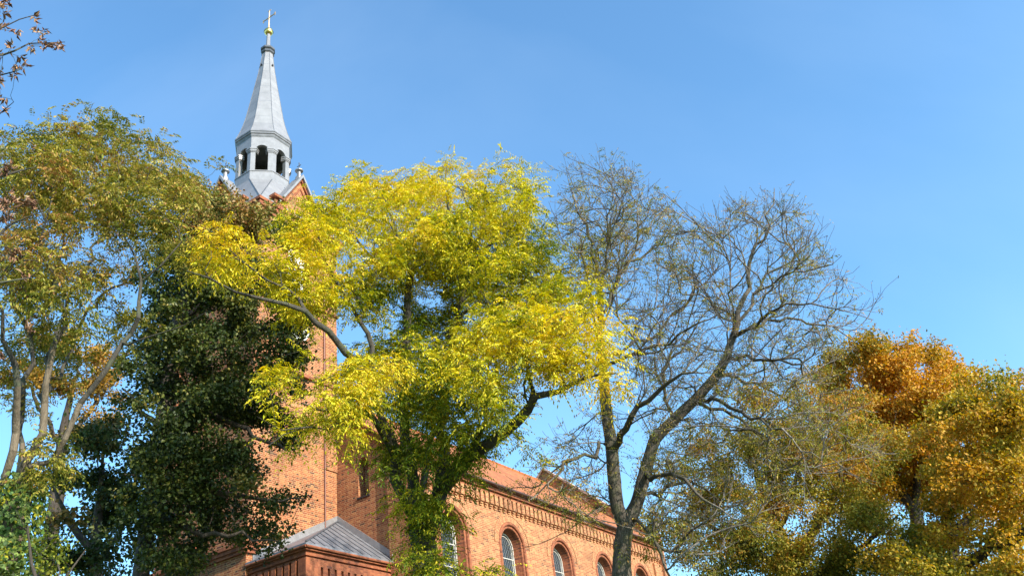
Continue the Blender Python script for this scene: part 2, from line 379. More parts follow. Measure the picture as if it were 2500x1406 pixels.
# west portal recess below
# clock face
cl = MB(); ctr = (0, 20.55)
for i in range(32):
    a, b = 2 * math.pi * i / 32, 2 * math.pi * (i + 1) / 32
    P = lambda r, t, d: S.P(ctr[0] + r * math.cos(t), d, ctr[1] + r * math.sin(t))
    cl.poly([P(0, 0, .05), P(.5, a, .05), P(.5, b, .05)])
    cl.quad(P(.5, a, .05), P(.5, a, .09), P(.5, b, .09), P(.5, b, .05)); cl.quad(P(.5, a, .09), P(.62, a, .09), P(.62, b, .09), P(.5, b, .09)); cl.quad(P(.62, a, .09), P(.62, a, 0), P(.62, b, 0), P(.62, b, .09))
clock = cl.build('clock_face', PLASTER, church)
hm = MB()
for i in range(12):
    a = 2 * math.pi * i / 12; hm.bar(S.P(.40 * math.cos(a), .06, 20.55 + .40 * math.sin(a)), S.P(.47 * math.cos(a), .06, 20.55 + .47 * math.sin(a)), .012, 4)
hm.build('hour_marks', DARKM, clock)
for q_, r_ in ((S.P(.22, .07, 20.68), .018), (S.P(-.05, .075, 20.97), .013)):
    hh = MB(); hh.bar(S.P(0, .07, 20.55), q_, r_, 4); hh.build('clock_hand', DARKM, clock)
# downpipe / lightning conductor on the south face
dp = MB(); dp.bar((1.555, -TY - .04, 11.6), (1.555, -TY - .04, 25.28), .032, 8)
dp.build('downpipe', PIPE, church)

# ---- four gables with copings and finials
gz0, gz1, gh = 26.05, 28.45, 1.35
for gi, (ax, ox) in enumerate((((1, 0), (0, -1)), ((0, -1), (-1, 0)), ((-1, 0), (0, 1)), ((0, 1), (1, 0)))):
    hd = TY if ox[1] else TX
    F = Face((ox[0] * hd, ox[1] * hd, 0), (*ax, 0), (*ox, 0))
    gb = MB()
    gb.poly([F.P(-gh, .06, gz0), F.P(gh, .06, gz0), F.P(0, .06, gz1)])
    gb.quad(F.P(-gh, .06, gz0), F.P(0, .06, gz1), F.P(0, -1.3, gz1), F.P(-gh, -1.3, gz0)); gb.quad(F.P(gh, .06, gz0), F.P(gh, -1.3, gz0), F.P(0, -1.3, gz1), F.P(0, .06, gz1))
    G = gb.build('gable', BRICK, church)
    # raking cornice (brick) and metal coping
    ck, cc = MB(), MB()
    for sgn in (-1, 1):
        def rk(a0, z0, a1, z1, th, d0, d1, mb):
            dx, dz = a1 - a0, z1 - z0; L = math.hypot(dx, dz); nx, nz = -dz / L * sgn * -1, dx / L * sgn * -1
            if nz < 0: nx, nz = -nx, -nz
            A = [(a0, z0), (a1, z1), (a1, z1 + th / abs(nz)), (a0 + nx * th, z0 + nz * th)]
            f = [F.P(a, d1, z) for a, z in A]; bk = [F.P(a, d0, z) for a, z in A]
            mb.poly(f); mb.poly(bk[::-1])
            for i in range(4): j = (i + 1) % 4; mb.quad(f[i], bk[i], bk[j], f[j])
        rk(sgn * (gh - .02), gz0 + .18, 0, gz1 - .02, .12, -.1, .16, ck)
        rk(sgn * (gh - .32), gz0 + .18, 0, gz1 - .50, .07, -.1, .11, ck)
        rk(sgn * (gh + .04), gz0 + .27, 0, gz1 + .13, .10, -.5, .28, cc)
        # kneeler
        ck.box(*sorted((F.P(sgn * .95, -.1, 0)[0], F.P(sgn * 1.62, .2, 0)[0])), *sorted((F.P(sgn * .95, -.1, 0)[1], F.P(sgn * 1.62, .2, 0)[1])), gz0 + .22, gz0 + .46)
        ck.box(*sorted((F.P(sgn * .95, -.1, 0)[0], F.P(sgn * 1.78, .34, 0)[0])), *sorted((F.P(sgn * .95, -.1, 0)[1], F.P(sgn * 1.78, .34, 0)[1])), gz0 + .46, gz0 + .6)
        for k, (p, zz) in enumerate(((.12, gz0 + .02), (.2, gz0 + .12))):
            ck.box(*sorted((F.P(sgn * 1.1, -.1, 0)[0], F.P(sgn * (1.45 + .06 * k), p, 0)[0])), *sorted((F.P(sgn * 1.1, -.1, 0)[1], F.P(sgn * (1.45 + .06 * k), p, 0)[1])), zz, zz + .10)
    ck.build('raking_cornice', MOULD, G); cc.build('metal_coping', ZINCP, G)
    p = F.P(0, -.02, 0); fn = MB()
    fn.rings([(.16, gz1 + .05), (.17, gz1 + .28), (.10, gz1 + .32), (.09, gz1 + .60), (.12, gz1 + .62), (.20, gz1 + .66), (.20, gz1 + .71), (.04, gz1 + .82)], 8, 0, p[0], p[1])
    FN = fn.build('finial', ZINCD, G)
    fx = MB(); z = gz1 + .8
    fx.bar((p[0], p[1], z), (p[0], p[1], z + .36), .022, 5)
    q = np.array([0, 1, 0]) * .13
    fx.bar(tuple(np.array([p[0], p[1], z + .2]) - q), tuple(np.array([p[0], p[1], z + .2]) + q), .02, 5)
    fx.rings([(.03, z + .33), (.035, z + .37), (.0, z + .4)], 6, 0, p[0], p[1])
    fx.build('finial_cross', LEAD, G)

# ---- broach roof from the square to the octagon
br = MB(); ro = 1.36; zb, zo = 25.98, 29.0; e = .3
sq = [(TX + e, TY + e), (-TX - e, TY + e), (-TX - e, -TY - e), (TX + e, -TY - e)]
oc = [(ro * math.cos(math.pi / 8 + math.pi / 4 * i), ro * math.sin(math.pi / 8 + math.pi / 4 * i)) for i in range(8)]
for k in range(4):            # corner k between octagon verts 2k, 2k+1
    c = sq[k]; br.poly([(c[0], c[1], zb), (*oc[2 * k + 1], zo), (*oc[2 * k], zo)])
    c2 = sq[(k + 1) % 4]; br.poly([(c[0], c[1], zb), (c2[0], c2[1], zb), (*oc[(2 * k + 2) % 8], zo), (*oc[2 * k + 1], zo)])
BR = br.build('broach_roof', ZINC, church)
rl = MB()
for k in range(4):
    c = sq[k]
    for o_ in (oc[2 * k], oc[2 * k + 1]): rl.bar((c[0], c[1], zb + .02), (*o_, zo + .01), .022, 5)
rl.build('roll_seam', LEAD, BR)

# ---- belfry lantern
bf = MB(); zp, zs_, zt = 29.55, 30.85, 31.72
bf.rings([(ro, 29.0), (ro, zp)], 8, math.pi / 8, cap=True)
bf.rings([(ro + .03, zp - .05), (ro + .03, zp)], 8, math.pi / 8, cap=True)
ap = ro * math.cos(math.pi / 8); hw = ro * math.sin(math.pi / 8)
for i in range(8):
    th = math.pi / 4 * i; out = (math.cos(th), math.sin(th), 0); ax = (-math.sin(th), math.cos(th), 0)
    F = Face((out[0] * ap, out[1] * ap, 0), ax, out)
    wall_holes(bf, F, -hw, hw, zp, zt, [(0, .30, zp, zs_)])
    Fi = Face((out[0] * (ap - .2), out[1] * (ap - .2), 0), ax, out); hi_ = hw - .2 * math.tan(math.pi / 8)
    wall_holes(bf, Fi, -hi_, hi_, zp, zt, [(0, .30, zp, zs_)])
    arch_sweep(bf, F, 0, zp, zs_, [(.30, 0), (.30, -.2)])
bf.rings([(ro - .02, zt - .02), (ro - .02, zt)], 8, math.pi / 8)
BF = bf.build('belfry', ZINCP, church)
cp = MB()
for i in range(8):          # capitals on the corner piers
    a = math.pi / 8 + math.pi / 4 * i; c = np.array([math.cos(a), math.sin(a)])
    for z0, z1, p in ((30.68, 30.74, .03), (30.74, 30.84, .06), (30.84, 30.9, .09)):
        l = np.array(oc[i]) * (1 + p / ro); w_ = .225 + p
        pts = []
        for sg in (1, -1):
            a2 = a + sg * math.pi / 2; 
        pa = l; d1 = np.array([math.cos(a + math.pi * 5 / 8), math.sin(a + math.pi * 5 / 8)]); d2 = np.array([math.cos(a - math.pi * 5 / 8), math.sin(a - math.pi * 5 / 8)])
        Q = [pa, pa + d1 * w_, pa + d1 * w_ - c * .26, pa + d2 * w_ - c * .26, pa + d2 * w_]
        lo = [(*q, z0) for q in Q]; up = [(*q, z1) for q in Q]
        cp.poly(lo[::-1]); cp.poly(up)
        for j in range(5): cp.quad(lo[j], lo[(j + 1) % 5], up[(j + 1) % 5], up[j])
cp.build('capital_band', ZINCP, BF)
lg = MB(); lg.rings([(ro + .01, 31.66), (ro + .05, 31.74), (ro + .05, 31.80), (ro + .1, 31.84), (ro + .1, 31.92), (ro + .13, 31.95), (ro + .13, 32.02), (ro + .02, 32.06)], 8)
lg.build('belfry_cornice', ZINCD, BF)
# ---- spire
spr = MB(); prof = [(1.45, 32.05), (1.36, 32.28), (1.24, 32.65), (1.12, 33.1), (.985, 33.75), (.86, 34.55), (.66, 35.8), (.47, 37.05), (.275, 38.7)]
spr.rings(prof, 8)
SP = spr.build('spire', ZINC, church)
sr = MB()
for i in range(8):
    a = math.pi / 8 + math.pi / 4 * i
    for (r0, z0), (r1, z1) in zip(prof, prof[1:]): sr.bar((r0 * math.cos(a), r0 * math.sin(a), z0), (r1 * math.cos(a), r1 * math.sin(a), z1), .016, 5)
sr.build('roll_seam', ZINCD, SP)
for th in (math.pi, -math.pi / 2, 0, math.pi / 2):
    vt = MB()
    o_ = np.array([math.cos(th), math.sin(th), 0]); x_ = np.array([-math.sin(th), math.cos(th), 0]); z = 37.55; rr = .385
    A = o_ * rr + np.array([0, 0, z]); vt.poly([A - x_ * .05 + o_ * .05, A + x_ * .05 + o_ * .05, A + np.array([0, 0, .13]) + o_ * .06, ])
    vt.quad(A - x_ * .06 + o_ * .05, A + o_ * .065 + np.array([0, 0, .14]), A - o_ * .06 + np.array([0, 0, .14]), A - x_ * .06 - o_ * .06)
    vt.quad(A + x_ * .06 + o_ * .05, A + x_ * .06 - o_ * .06, A - o_ * .06 + np.array([0, 0, .14]), A + o_ * .065 + np.array([0, 0, .14]))
    vt.build('spire_vent', DARKM, SP)
cr = MB(); cr.rings([(.28, 38.62), (.36, 38.70), (.36, 38.80), (.30, 38.84), (.40, 38.92), (.40, 39.04), (.34, 39.08)], 8); cr.build('spire_collar', LEAD, SP)
nk = MB(); nk.rings([(.145, 39.05), (.12, 39.3), (.105, 40.25)], 8); nk.build('spire_neck', ZINCP, SP)
bl = MB(); bl.rings([(.001, 40.22)] + [(.245 * math.sin(t), 40.46 - .245 * math.cos(t)) for t in np.linspace(.25, math.pi - .2, 12)], 20, 0); bl.rings([(.26, 40.44), (.26, 40.48)], 20, 0)
bl.build('gilded_ball', GOLD, SP, smooth=True)
cx = MB(); cx.bar((0, 0, 40.68), (0, 0, 42.12), .038, 6, .028)
zc = 41.62
cx.bar((0, -.40, zc), (0, .40, zc), .030, 6)
cx.rings([(.07, 40.68), (.05, 40.9), (.02, 41.0)], 8, 0)
for yy, zz, dy, dz in ((-.40, zc, -1, 0), (.40, zc, 1, 0), (0, 42.12, 0, 1)):
    for s_ in (-1, 1):
        prev = np.array([0, yy, zz])
        for k in range(1, 7):
            a = k * .75; cur = np.array([0, yy + dy * .09 * math.sin(a * .7) + (s_ * .06 * (1 - math.cos(a))) * abs(dz), zz + dz * .09 * math.sin(a * .7) + (s_ * .06 * (1 - math.cos(a))) * abs(dy)])
            cx.bar(prev, cur, .017, 4); prev = cur
    cx.bar((0, yy, zz), (0, yy + dy * .12, zz + dz * .12), .02, 4)
for k in range(8):
    a = k * math.pi / 4 + .4; cx.bar((0, .08 * math.cos(a), zc + .08 * math.sin(a)), (0, .2 * math.cos(a), zc + .2 * math.sin(a)), .010, 4)
cx.build('spire_cross', simple('old_gilding', (.62, .42, .24), .4, .6, .15, 9), SP)

# ---- nave
NY, NX0, NX1, EV, RG = 6.55, 2.26, 23.65, 13.93, 19.55
SN = Face((0, -NY, 0), (1, 0, 0), (0, -1, 0))
WX = [4.52 + 4.15 * k for k in range(5)]
ZSP, R1 = 11.62, 1.02
nv = MB()
wall_holes(nv, SN, NX0, NX1, 0, EV - .25, [(c, R1, 7.4, ZSP) for c in WX])
nv.quad((NX1, NY, 0), (NX0, NY, 0), (NX0, NY, EV), (NX1, NY, EV))
FW = Face((NX0, 0, 0), (0, -1, 0), (-1, 0, 0))      # west wall: a = -y
sw = .62
nvw = MB()
# west gable wall with the tall blind niche
nh = (3.98, .28, 13.22, 14.62)
c, r, zb_, zs2 = nh
for a0, a1 in ((TY, c - r), (c + r, NY)):
    nvw.poly([FW.P(a0, 0, 0), FW.P(a1, 0, 0), FW.P(a1, 0, EV + (NY - a1) * .855), FW.P(a0, 0, EV + (NY - a0) * .855)])
nvw.quad(FW.P(c - r, 0, 0), FW.P(c + r, 0, 0), FW.P(c + r, 0, zb_), FW.P(c - r, 0, zb_))
for i in range(10):
    t0, t1 = math.pi * (1 - i / 10), math.pi * (1 - (i + 1) / 10); A0, A1 = c + r * math.cos(t0), c + r * math.cos(t1)
    nvw.quad(FW.P(A0, 0, zs2 + r * .8 * math.sin(t0)), FW.P(A1, 0, zs2 + r * .8 * math.sin(t1)), FW.P(A1, 0, EV + (NY - A1) * .855), FW.P(A0, 0, EV + (NY - A0) * .855))
nvw.quad(FW.P(c - r, 0, zb_), FW.P(c - r, -.42, zb_), FW.P(c - r, -.42, zs2), FW.P(c - r, 0, zs2))
nvw.quad(FW.P(c + r, 0, zb_), FW.P(c + r, 0, zs2), FW.P(c + r, -.42, zs2), FW.P(c + r, -.42, zb_))
for i in range(10):
    t0, t1 = math.pi * i / 10, math.pi * (i + 1) / 10
    nvw.quad(*[FW.P(c + r * math.cos(t), d, zs2 + r * .8 * math.sin(t)) for t, d in ((t0, 0), (t1, 0), (t1, -.42), (t0, -.42))])
nvw.quad(FW.P(c - r, -.42, zb_), FW.P(c + r, -.42, zb_), FW.P(c + r, -.42, zs2 + .3), FW.P(c - r, -.42, zs2 + .3))
nvw.poly([(NX0, 0, EV), (NX0, NY, EV), (NX0, 0, RG)]); nvw.quad((NX0, TY, 0), (NX0, NY, 0), (NX0, NY, EV), (NX0, TY, EV))
# corner lisene on the west wall
nvw.box(NX0 - .14, NX0 + .1, -NY - .06, -NY + 1.25, 0, EV + .1)
nvw.box(NX0 - .14, NX0 + .9, -NY - .12, -NY + .3, 0, EV - 1.05)
NW = nvw.build('west_wall', BRICK, church)
ns = MB(); ns.box(NX0 - .05, NX0 + .1, -(c + r + .04), -(c - r - .06), zb_ - .06, zb_); ns.build('window_sill', DARKM, NW)
wc = MB()
for k, (p, zo_) in enumerate(((.10, -.42), (.18, -.24), (.26, -.08))):
    for y0, y1 in ((-NY - .3, -TY - .06),):
        q = [(NX0 - p, y0, EV + zo_), (NX0 - p, y1, EV + zo_ + (y1 - y0) * .82), (NX0 - p, y1, EV + zo_ + .15 + (y1 - y0) * .82), (NX0 - p, y0, EV + zo_ + .15)]
        q2 = [(NX0 + .02, *v[1:]) for v in q]; wc.poly(q); 
        for i in range(4): wc.quad(q[i], q2[i], q2[(i + 1) % 4], q[(i + 1) % 4])
wc.build('raking_cornice', MOULD, NW)
nv.box(NX1 - .9, NX1 + .02, -NY - .12, -NY + .3, 0, EV - 1.05)
NS = nv.build('nave_wall', BRICKN, church)
# frieze of narrow vertical slots, and the cornice
fz = MB(); pitch_, zf0, zf1 = .345, 13.08, 13.56
x = NX0 + .02
while x < NX1 - .1:
    fz.box(x, x + .225, -NY - .17, -NY, zf0 + .06, zf1, 'n')
    fz.box(x + .02, x + .205, -NY - .11, -NY, zf0 - .02, zf0 + .06, 'nu'); fz.box(x + .045, x + .18, -NY - .055, -NY, zf0 - .10, zf0 - .02, 'nu')
    x += pitch_
FZ = fz.build('slot_frieze', BRICKN, NS)
def cornice(mb, x0, x1, y, steps, ends=True):
    for z0, z1, p in steps: mb.box(x0 - (p if ends else 0), x1, y - p, y + .05, z0, z1)
cn = MB(); cornice(cn, NX0, NX1 + .2, -NY, ((13.56, 13.64, .17), (13.64, 13.70, .12), (13.70, 13.78, .21), (13.78, 13.86, .26)))
cn.bar((NX0 - .2, -NY - .20, 13.74), (NX1 + .2, -NY - .20, 13.74), .045, 8)
cn.build('nave_cornice', MOULD, NS)
gt = MB(); gt.bar((NX0 - .25, -NY - .42, 13.93), (NX1 + .1, -NY - .42, 13.93), .055, 8); gt.box(NX0 - .2, NX1 + .1, -NY - .40, -NY + .05, 13.865, 13.90)
gt.build('gutter', GUTTER, church)
rf = MB(); sl_ = (RG - 13.98) / (NY + .42); L_ = math.hypot(NY + .42, RG - 13.98)
for sg in (-1, 1):
    a = [(NX0 - .32, sg * (NY + .42), 13.98), (NX1 + .1, sg * (NY + .42), 13.98), (NX1 + .1, 0, RG), (NX0 - .32, 0, RG)]
    rf.poly(a if sg < 0 else a[::-1], [(v[0], 0 if abs(v[1]) > 1 else L_) for v in (a if sg < 0 else a[::-1])])
    b2 = [(v[0], v[1], v[2] - .07) for v in a]; rf.poly(b2)
    rf.quad(a[0], a[3], b2[3], b2[0]); rf.quad(a[0], b2[0], b2[1], a[1])
RF = rf.build('nave_roof', TILE, church)
rd = MB(); x = NX0 - .3
while x < NX1: rd.bar((x, 0, RG + .0), (x + .36, 0, RG + .015), .09, 6, .10); x += .34
rd.build('ridge_tiles', TILE, RF)
# east gable parapet rising above the roof
eg = MB(); xe0, xe1 = NX1, NX1 + .45; za, ze = 20.45, 14.55
eg_pts = [(-NY - .25, 0), (-NY - .25, ze), (0, za), (NY + .25, ze), (NY + .25, 0)]
eg.poly([(xe0, y, z) for y, z in eg_pts]); eg.poly([(xe1, y, z) for y, z in eg_pts[::-1]])
for (y0, z0), (y1, z1) in zip(eg_pts, eg_pts[1:]): eg.quad((xe0, y0, z0), (xe0, y1, z1), (xe1, y1, z1), (xe1, y0, z0))
EG = eg.build('east_gable_wall', BRICK, church)
ec = MB()
for (y0, z0), (y1, z1) in zip(eg_pts[1:3], eg_pts[2:4]):
    q = [(xe0 - .12, y0, z0), (xe1 + .12, y0, z0), (xe1 + .12, y1, z1), (xe0 - .12, y1, z1)]; q2 = [(a, b, c_ + .12) for a, b, c_ in q]
    ec.poly(q[::-1]); ec.poly(q2)
    for i in range(4): ec.quad(q[i], q[(i + 1) % 4], q2[(i + 1) % 4], q2[i])
ec.build('gable_coping', simple('coping_tile', (.42, .27, .22), .8, 0, .35, 9), EG)
# choir beyond the gable
ch_ = MB(); ch_.box(xe1 + .002, xe1 + 7, -4.2, 4.2, 0, 12.4, 'w')
CH = ch_.build('choir_wall', BRICK, church)
cf = MB()
for sg in (-1, 1): cf.quad((xe1 + .01, sg * 4.6, 12.3), (xe1 + 7.2, sg * 4.6, 12.3), (xe1 + 7.2, 0, 16.5), (xe1 + .01, 0, 16.5))
cf.poly([(xe1 + 7, -4.2, 12.35), (xe1 + 7, 4.2, 12.35), (xe1 + 7, 0, 16.3)])
cf.build('choir_roof', TILE, CH)

# nave windows: moulded surround > voussoir ring, reveal, frame, glass, lattice
GY = -.46; RI = .66
for c in WX:
    wm = MB()
    prof_ = [(R1, 0)] + roll(R1 - .01, R1 - .15, .05, 6) + [(R1 - .155, -.07)] + roll(R1 - .16, R1 - .27, .05, 6, -.07) + [(R1 - .275, -.13), (RI, GY)]
    arch_sweep(wm, SN, c, 7.4, ZSP, prof_, 20)
    wm.quad(SN.P(c - R1, .06, 7.25), SN.P(c + R1, .06, 7.25), SN.P(c + RI, GY, 7.6), SN.P(c - RI, GY, 7.6))
    WM = wm.build('window', MOULD, church)
    vr = MB(); ring_flat(vr, SN, c, ZSP, R1 + .012, R1 + .27, .012); ring_flat(vr, SN, c, ZSP, R1 + .275, R1 + .33, .03)
    vr.build('voussoir_arch', BRICKN, WM)
    wf = MB(); arch_sweep(wf, SN, c, 7.6, ZSP, [(RI, GY - .01), (RI, GY + .05), (RI - .05, GY + .05), (RI - .05, GY - .01)], 16)
    arch_sweep(wf, SN, c, 7.6, ZSP, [(RI - .12, GY + .0), (RI - .12, GY + .03), (RI - .145, GY + .03), (RI - .145, GY)], 16)
    for zz in (8.5, 9.4, 10.3, 11.2): wf.box(c - RI + .03, c + RI - .03, -NY - (GY + .035), -NY - (GY + .0), zz - .018, zz + .018)
    wf.build('window_frame', WFRAME, WM)
    gg = MB(); fill_arch(gg, SN, c, RI - .02, 7.6, ZSP, GY + .004); gg.build('glass', GLASS, WM)
    lt = MB(); rr = RI - .05
    def inside(a, z): return (abs(a) < rr and z < ZSP) or (math.hypot(a, z - ZSP) < rr)
    for sg in (-1, 1):
        k = -30
        while k < 60:
            z_at = 7.6 + k * .26; pts = [(a, z_at + sg * a * 1.55) for a in np.linspace(-rr, rr, 60)]
            ins = [p_ for p_ in pts if inside(*p_) and p_[1] > 7.65]
            if len(ins) > 3: lt.bar(SN.P(c + ins[0][0], GY + .012, ins[0][1]), SN.P(c + ins[-1][0], GY + .012, ins[-1][1]), .0055, 3)
            k += 1
    lt.build('lead_lattice', simple('lead_came', (.30, .31, .32), .4, .3, .1, 5) if c == WX[0] else bpy.data.materials['lead_came'], WM)

# ---- low annex in the corner between tower and nave
AX0, AY, AE = -TX - .02, -5.46, 10.3
an = MB(); an.box(AX0 + .25, NX0 - .15, AY + .25, -TY + .0, 0, AE - .25, 'un')
AN = an.build('annex_wall', BRICK, church)
ac = MB()
for z0, z1, p in ((9.86, 9.94, .05), (9.94, 10.02, .12), (10.02, 10.10, .10), (10.10, 10.19, .19), (10.19, 10.27, .24)):
    ac.box(AX0 + .25 - p, NX0 - .15, AY + .25 - p, -TY, z0, z1)
ac.bar((AX0 + .02, AY + .02, 10.2), (NX0 - .15, AY + .02, 10.2), .05, 8); ac.bar((AX0 + .02, AY + .02, 10.2), (AX0 + .02, -TY, 10.2), .05, 8)
ac.build('annex_cornice', MOULD, AN)
af = MB(); x = AX0 + .25
yy0 = AY + .25
af.box(AX0 + .11, AX0 + .80, yy0 - .14, yy0 + .02, 9.16, 9.86)
x = AX0 + .80 + .11
while x < NX0 - .4:
    af.box(x, x + .215, yy0 - .14, yy0, 9.28, 9.86, 'n'); af.box(x + .03, x + .185, yy0 - .08, yy0, 9.20, 9.28, 'nu'); x += .325
af.quad((AX0 + .8, yy0 - .142, 9.62), (NX0 - .2, yy0 - .142, 9.62), (NX0 - .2, yy0 - .142, 9.858), (AX0 + .8, yy0 - .142, 9.858))
y = AY + .25
while y < -TY - .3:
    af.box(AX0 + .11, AX0 + .25, y, y + .215, 9.28, 9.86, 'e'); y += .325
af.build('slot_frieze', MOULD, AN)
ar = MB()
apx = (NX0, -TY, 12.55); cnr = (AX0, AY, AE); ewt = (AX0, -TY, AE); est = (NX0, AY, AE)
dn = lambda p_: (p_[0], p_[1], p_[2] - .06)
ar.poly([cnr, est, apx]); ar.poly([ewt, cnr, apx])
ar.quad(cnr, dn(cnr), dn(est), est); ar.quad(ewt, dn(ewt), dn(cnr), cnr); ar.poly([dn(cnr), dn(ewt), (NX0, -TY, AE - .06), dn(est)])
AR = ar.build('annex_roof', ZINCD, AN)
se = MB()      # standing seams run straight up the slopes
A, C_, E_ = map(np.array, (apx, cnr, est))
k = AX0 + .42
while k < NX0 - .05:      # south slope: seams perpendicular to the eave
    f_ = (k - AX0) / (NX0 - AX0); top_y = AY + (-TY - AY) * f_; top_z = AE + (12.55 - AE) * f_
    a0 = np.array([k, AY, AE]); a1 = np.array([k, top_y, top_z])
    nrm = np.array([0, -(12.55 - AE), (-TY - AY)]); nrm = nrm / np.linalg.norm(nrm) * .022
    se.quad(a0 - [.012, 0, 0], a1 - [.012, 0, 0], a1 - [.012, 0, 0] + nrm, a0 - [.012, 0, 0] + nrm); se.quad(a0 + [.012, 0, 0], a1 + [.012, 0, 0], a1 + [.012, 0, 0] + nrm, a0 + [.012, 0, 0] + nrm)
    se.quad(a0 - [.012, 0, 0] + nrm, a1 - [.012, 0, 0] + nrm, a1 + [.012, 0, 0] + nrm, a0 + [.012, 0, 0] + nrm); k += .47
se.bar(A + [0, 0, .03], C_ + [0, 0, .03], .035, 6)
se.build('standing_seams', LEAD, AR)
fl = MB()
# flashing strips up the two walls
fl.quad((AX0 + .3, -TY - .03, AE + .12), (NX0 - .02, -TY - .03, 12.53), (NX0 - .02, -TY - .03, 12.80), (AX0 + .3, -TY - .03, AE + .42))
fl.quad((AX0 + .3, -TY - .03, AE + .42), (NX0 - .02, -TY - .03, 12.80), (NX0 - .02, -TY + .01, 12.80), (AX0 + .3, -TY + .01, AE + .42))
fl.quad((AX0 + .3, -TY - .03, AE + .42), (AX0 + .3, -TY + .01, AE + .42), (AX0 + .3, -TY + .01, AE), (AX0 + .3, -TY - .03, AE))
fl.quad((NX0 - .03, -TY - .02, 12.53), (NX0 - .03, AY + .0, AE + .03), (NX0 - .03, AY + .0, AE + .30), (NX0 - .03, -TY - .02, 12.80))
fl.quad((NX0 - .03, -TY - .02, 12.80), (NX0 - .03, AY, AE + .30), (NX0 + .01, AY, AE + .30), (NX0 + .01, -TY - .02, 12.80))
fl.quad((NX0 - .2, AY, AE + .25), (NX0 - .03, AY, AE + .3), (NX0 - .03, AY, AE), (NX0 - .2, AY, AE))
FL = fl.build('wall_flashing', ZINCP, AR)

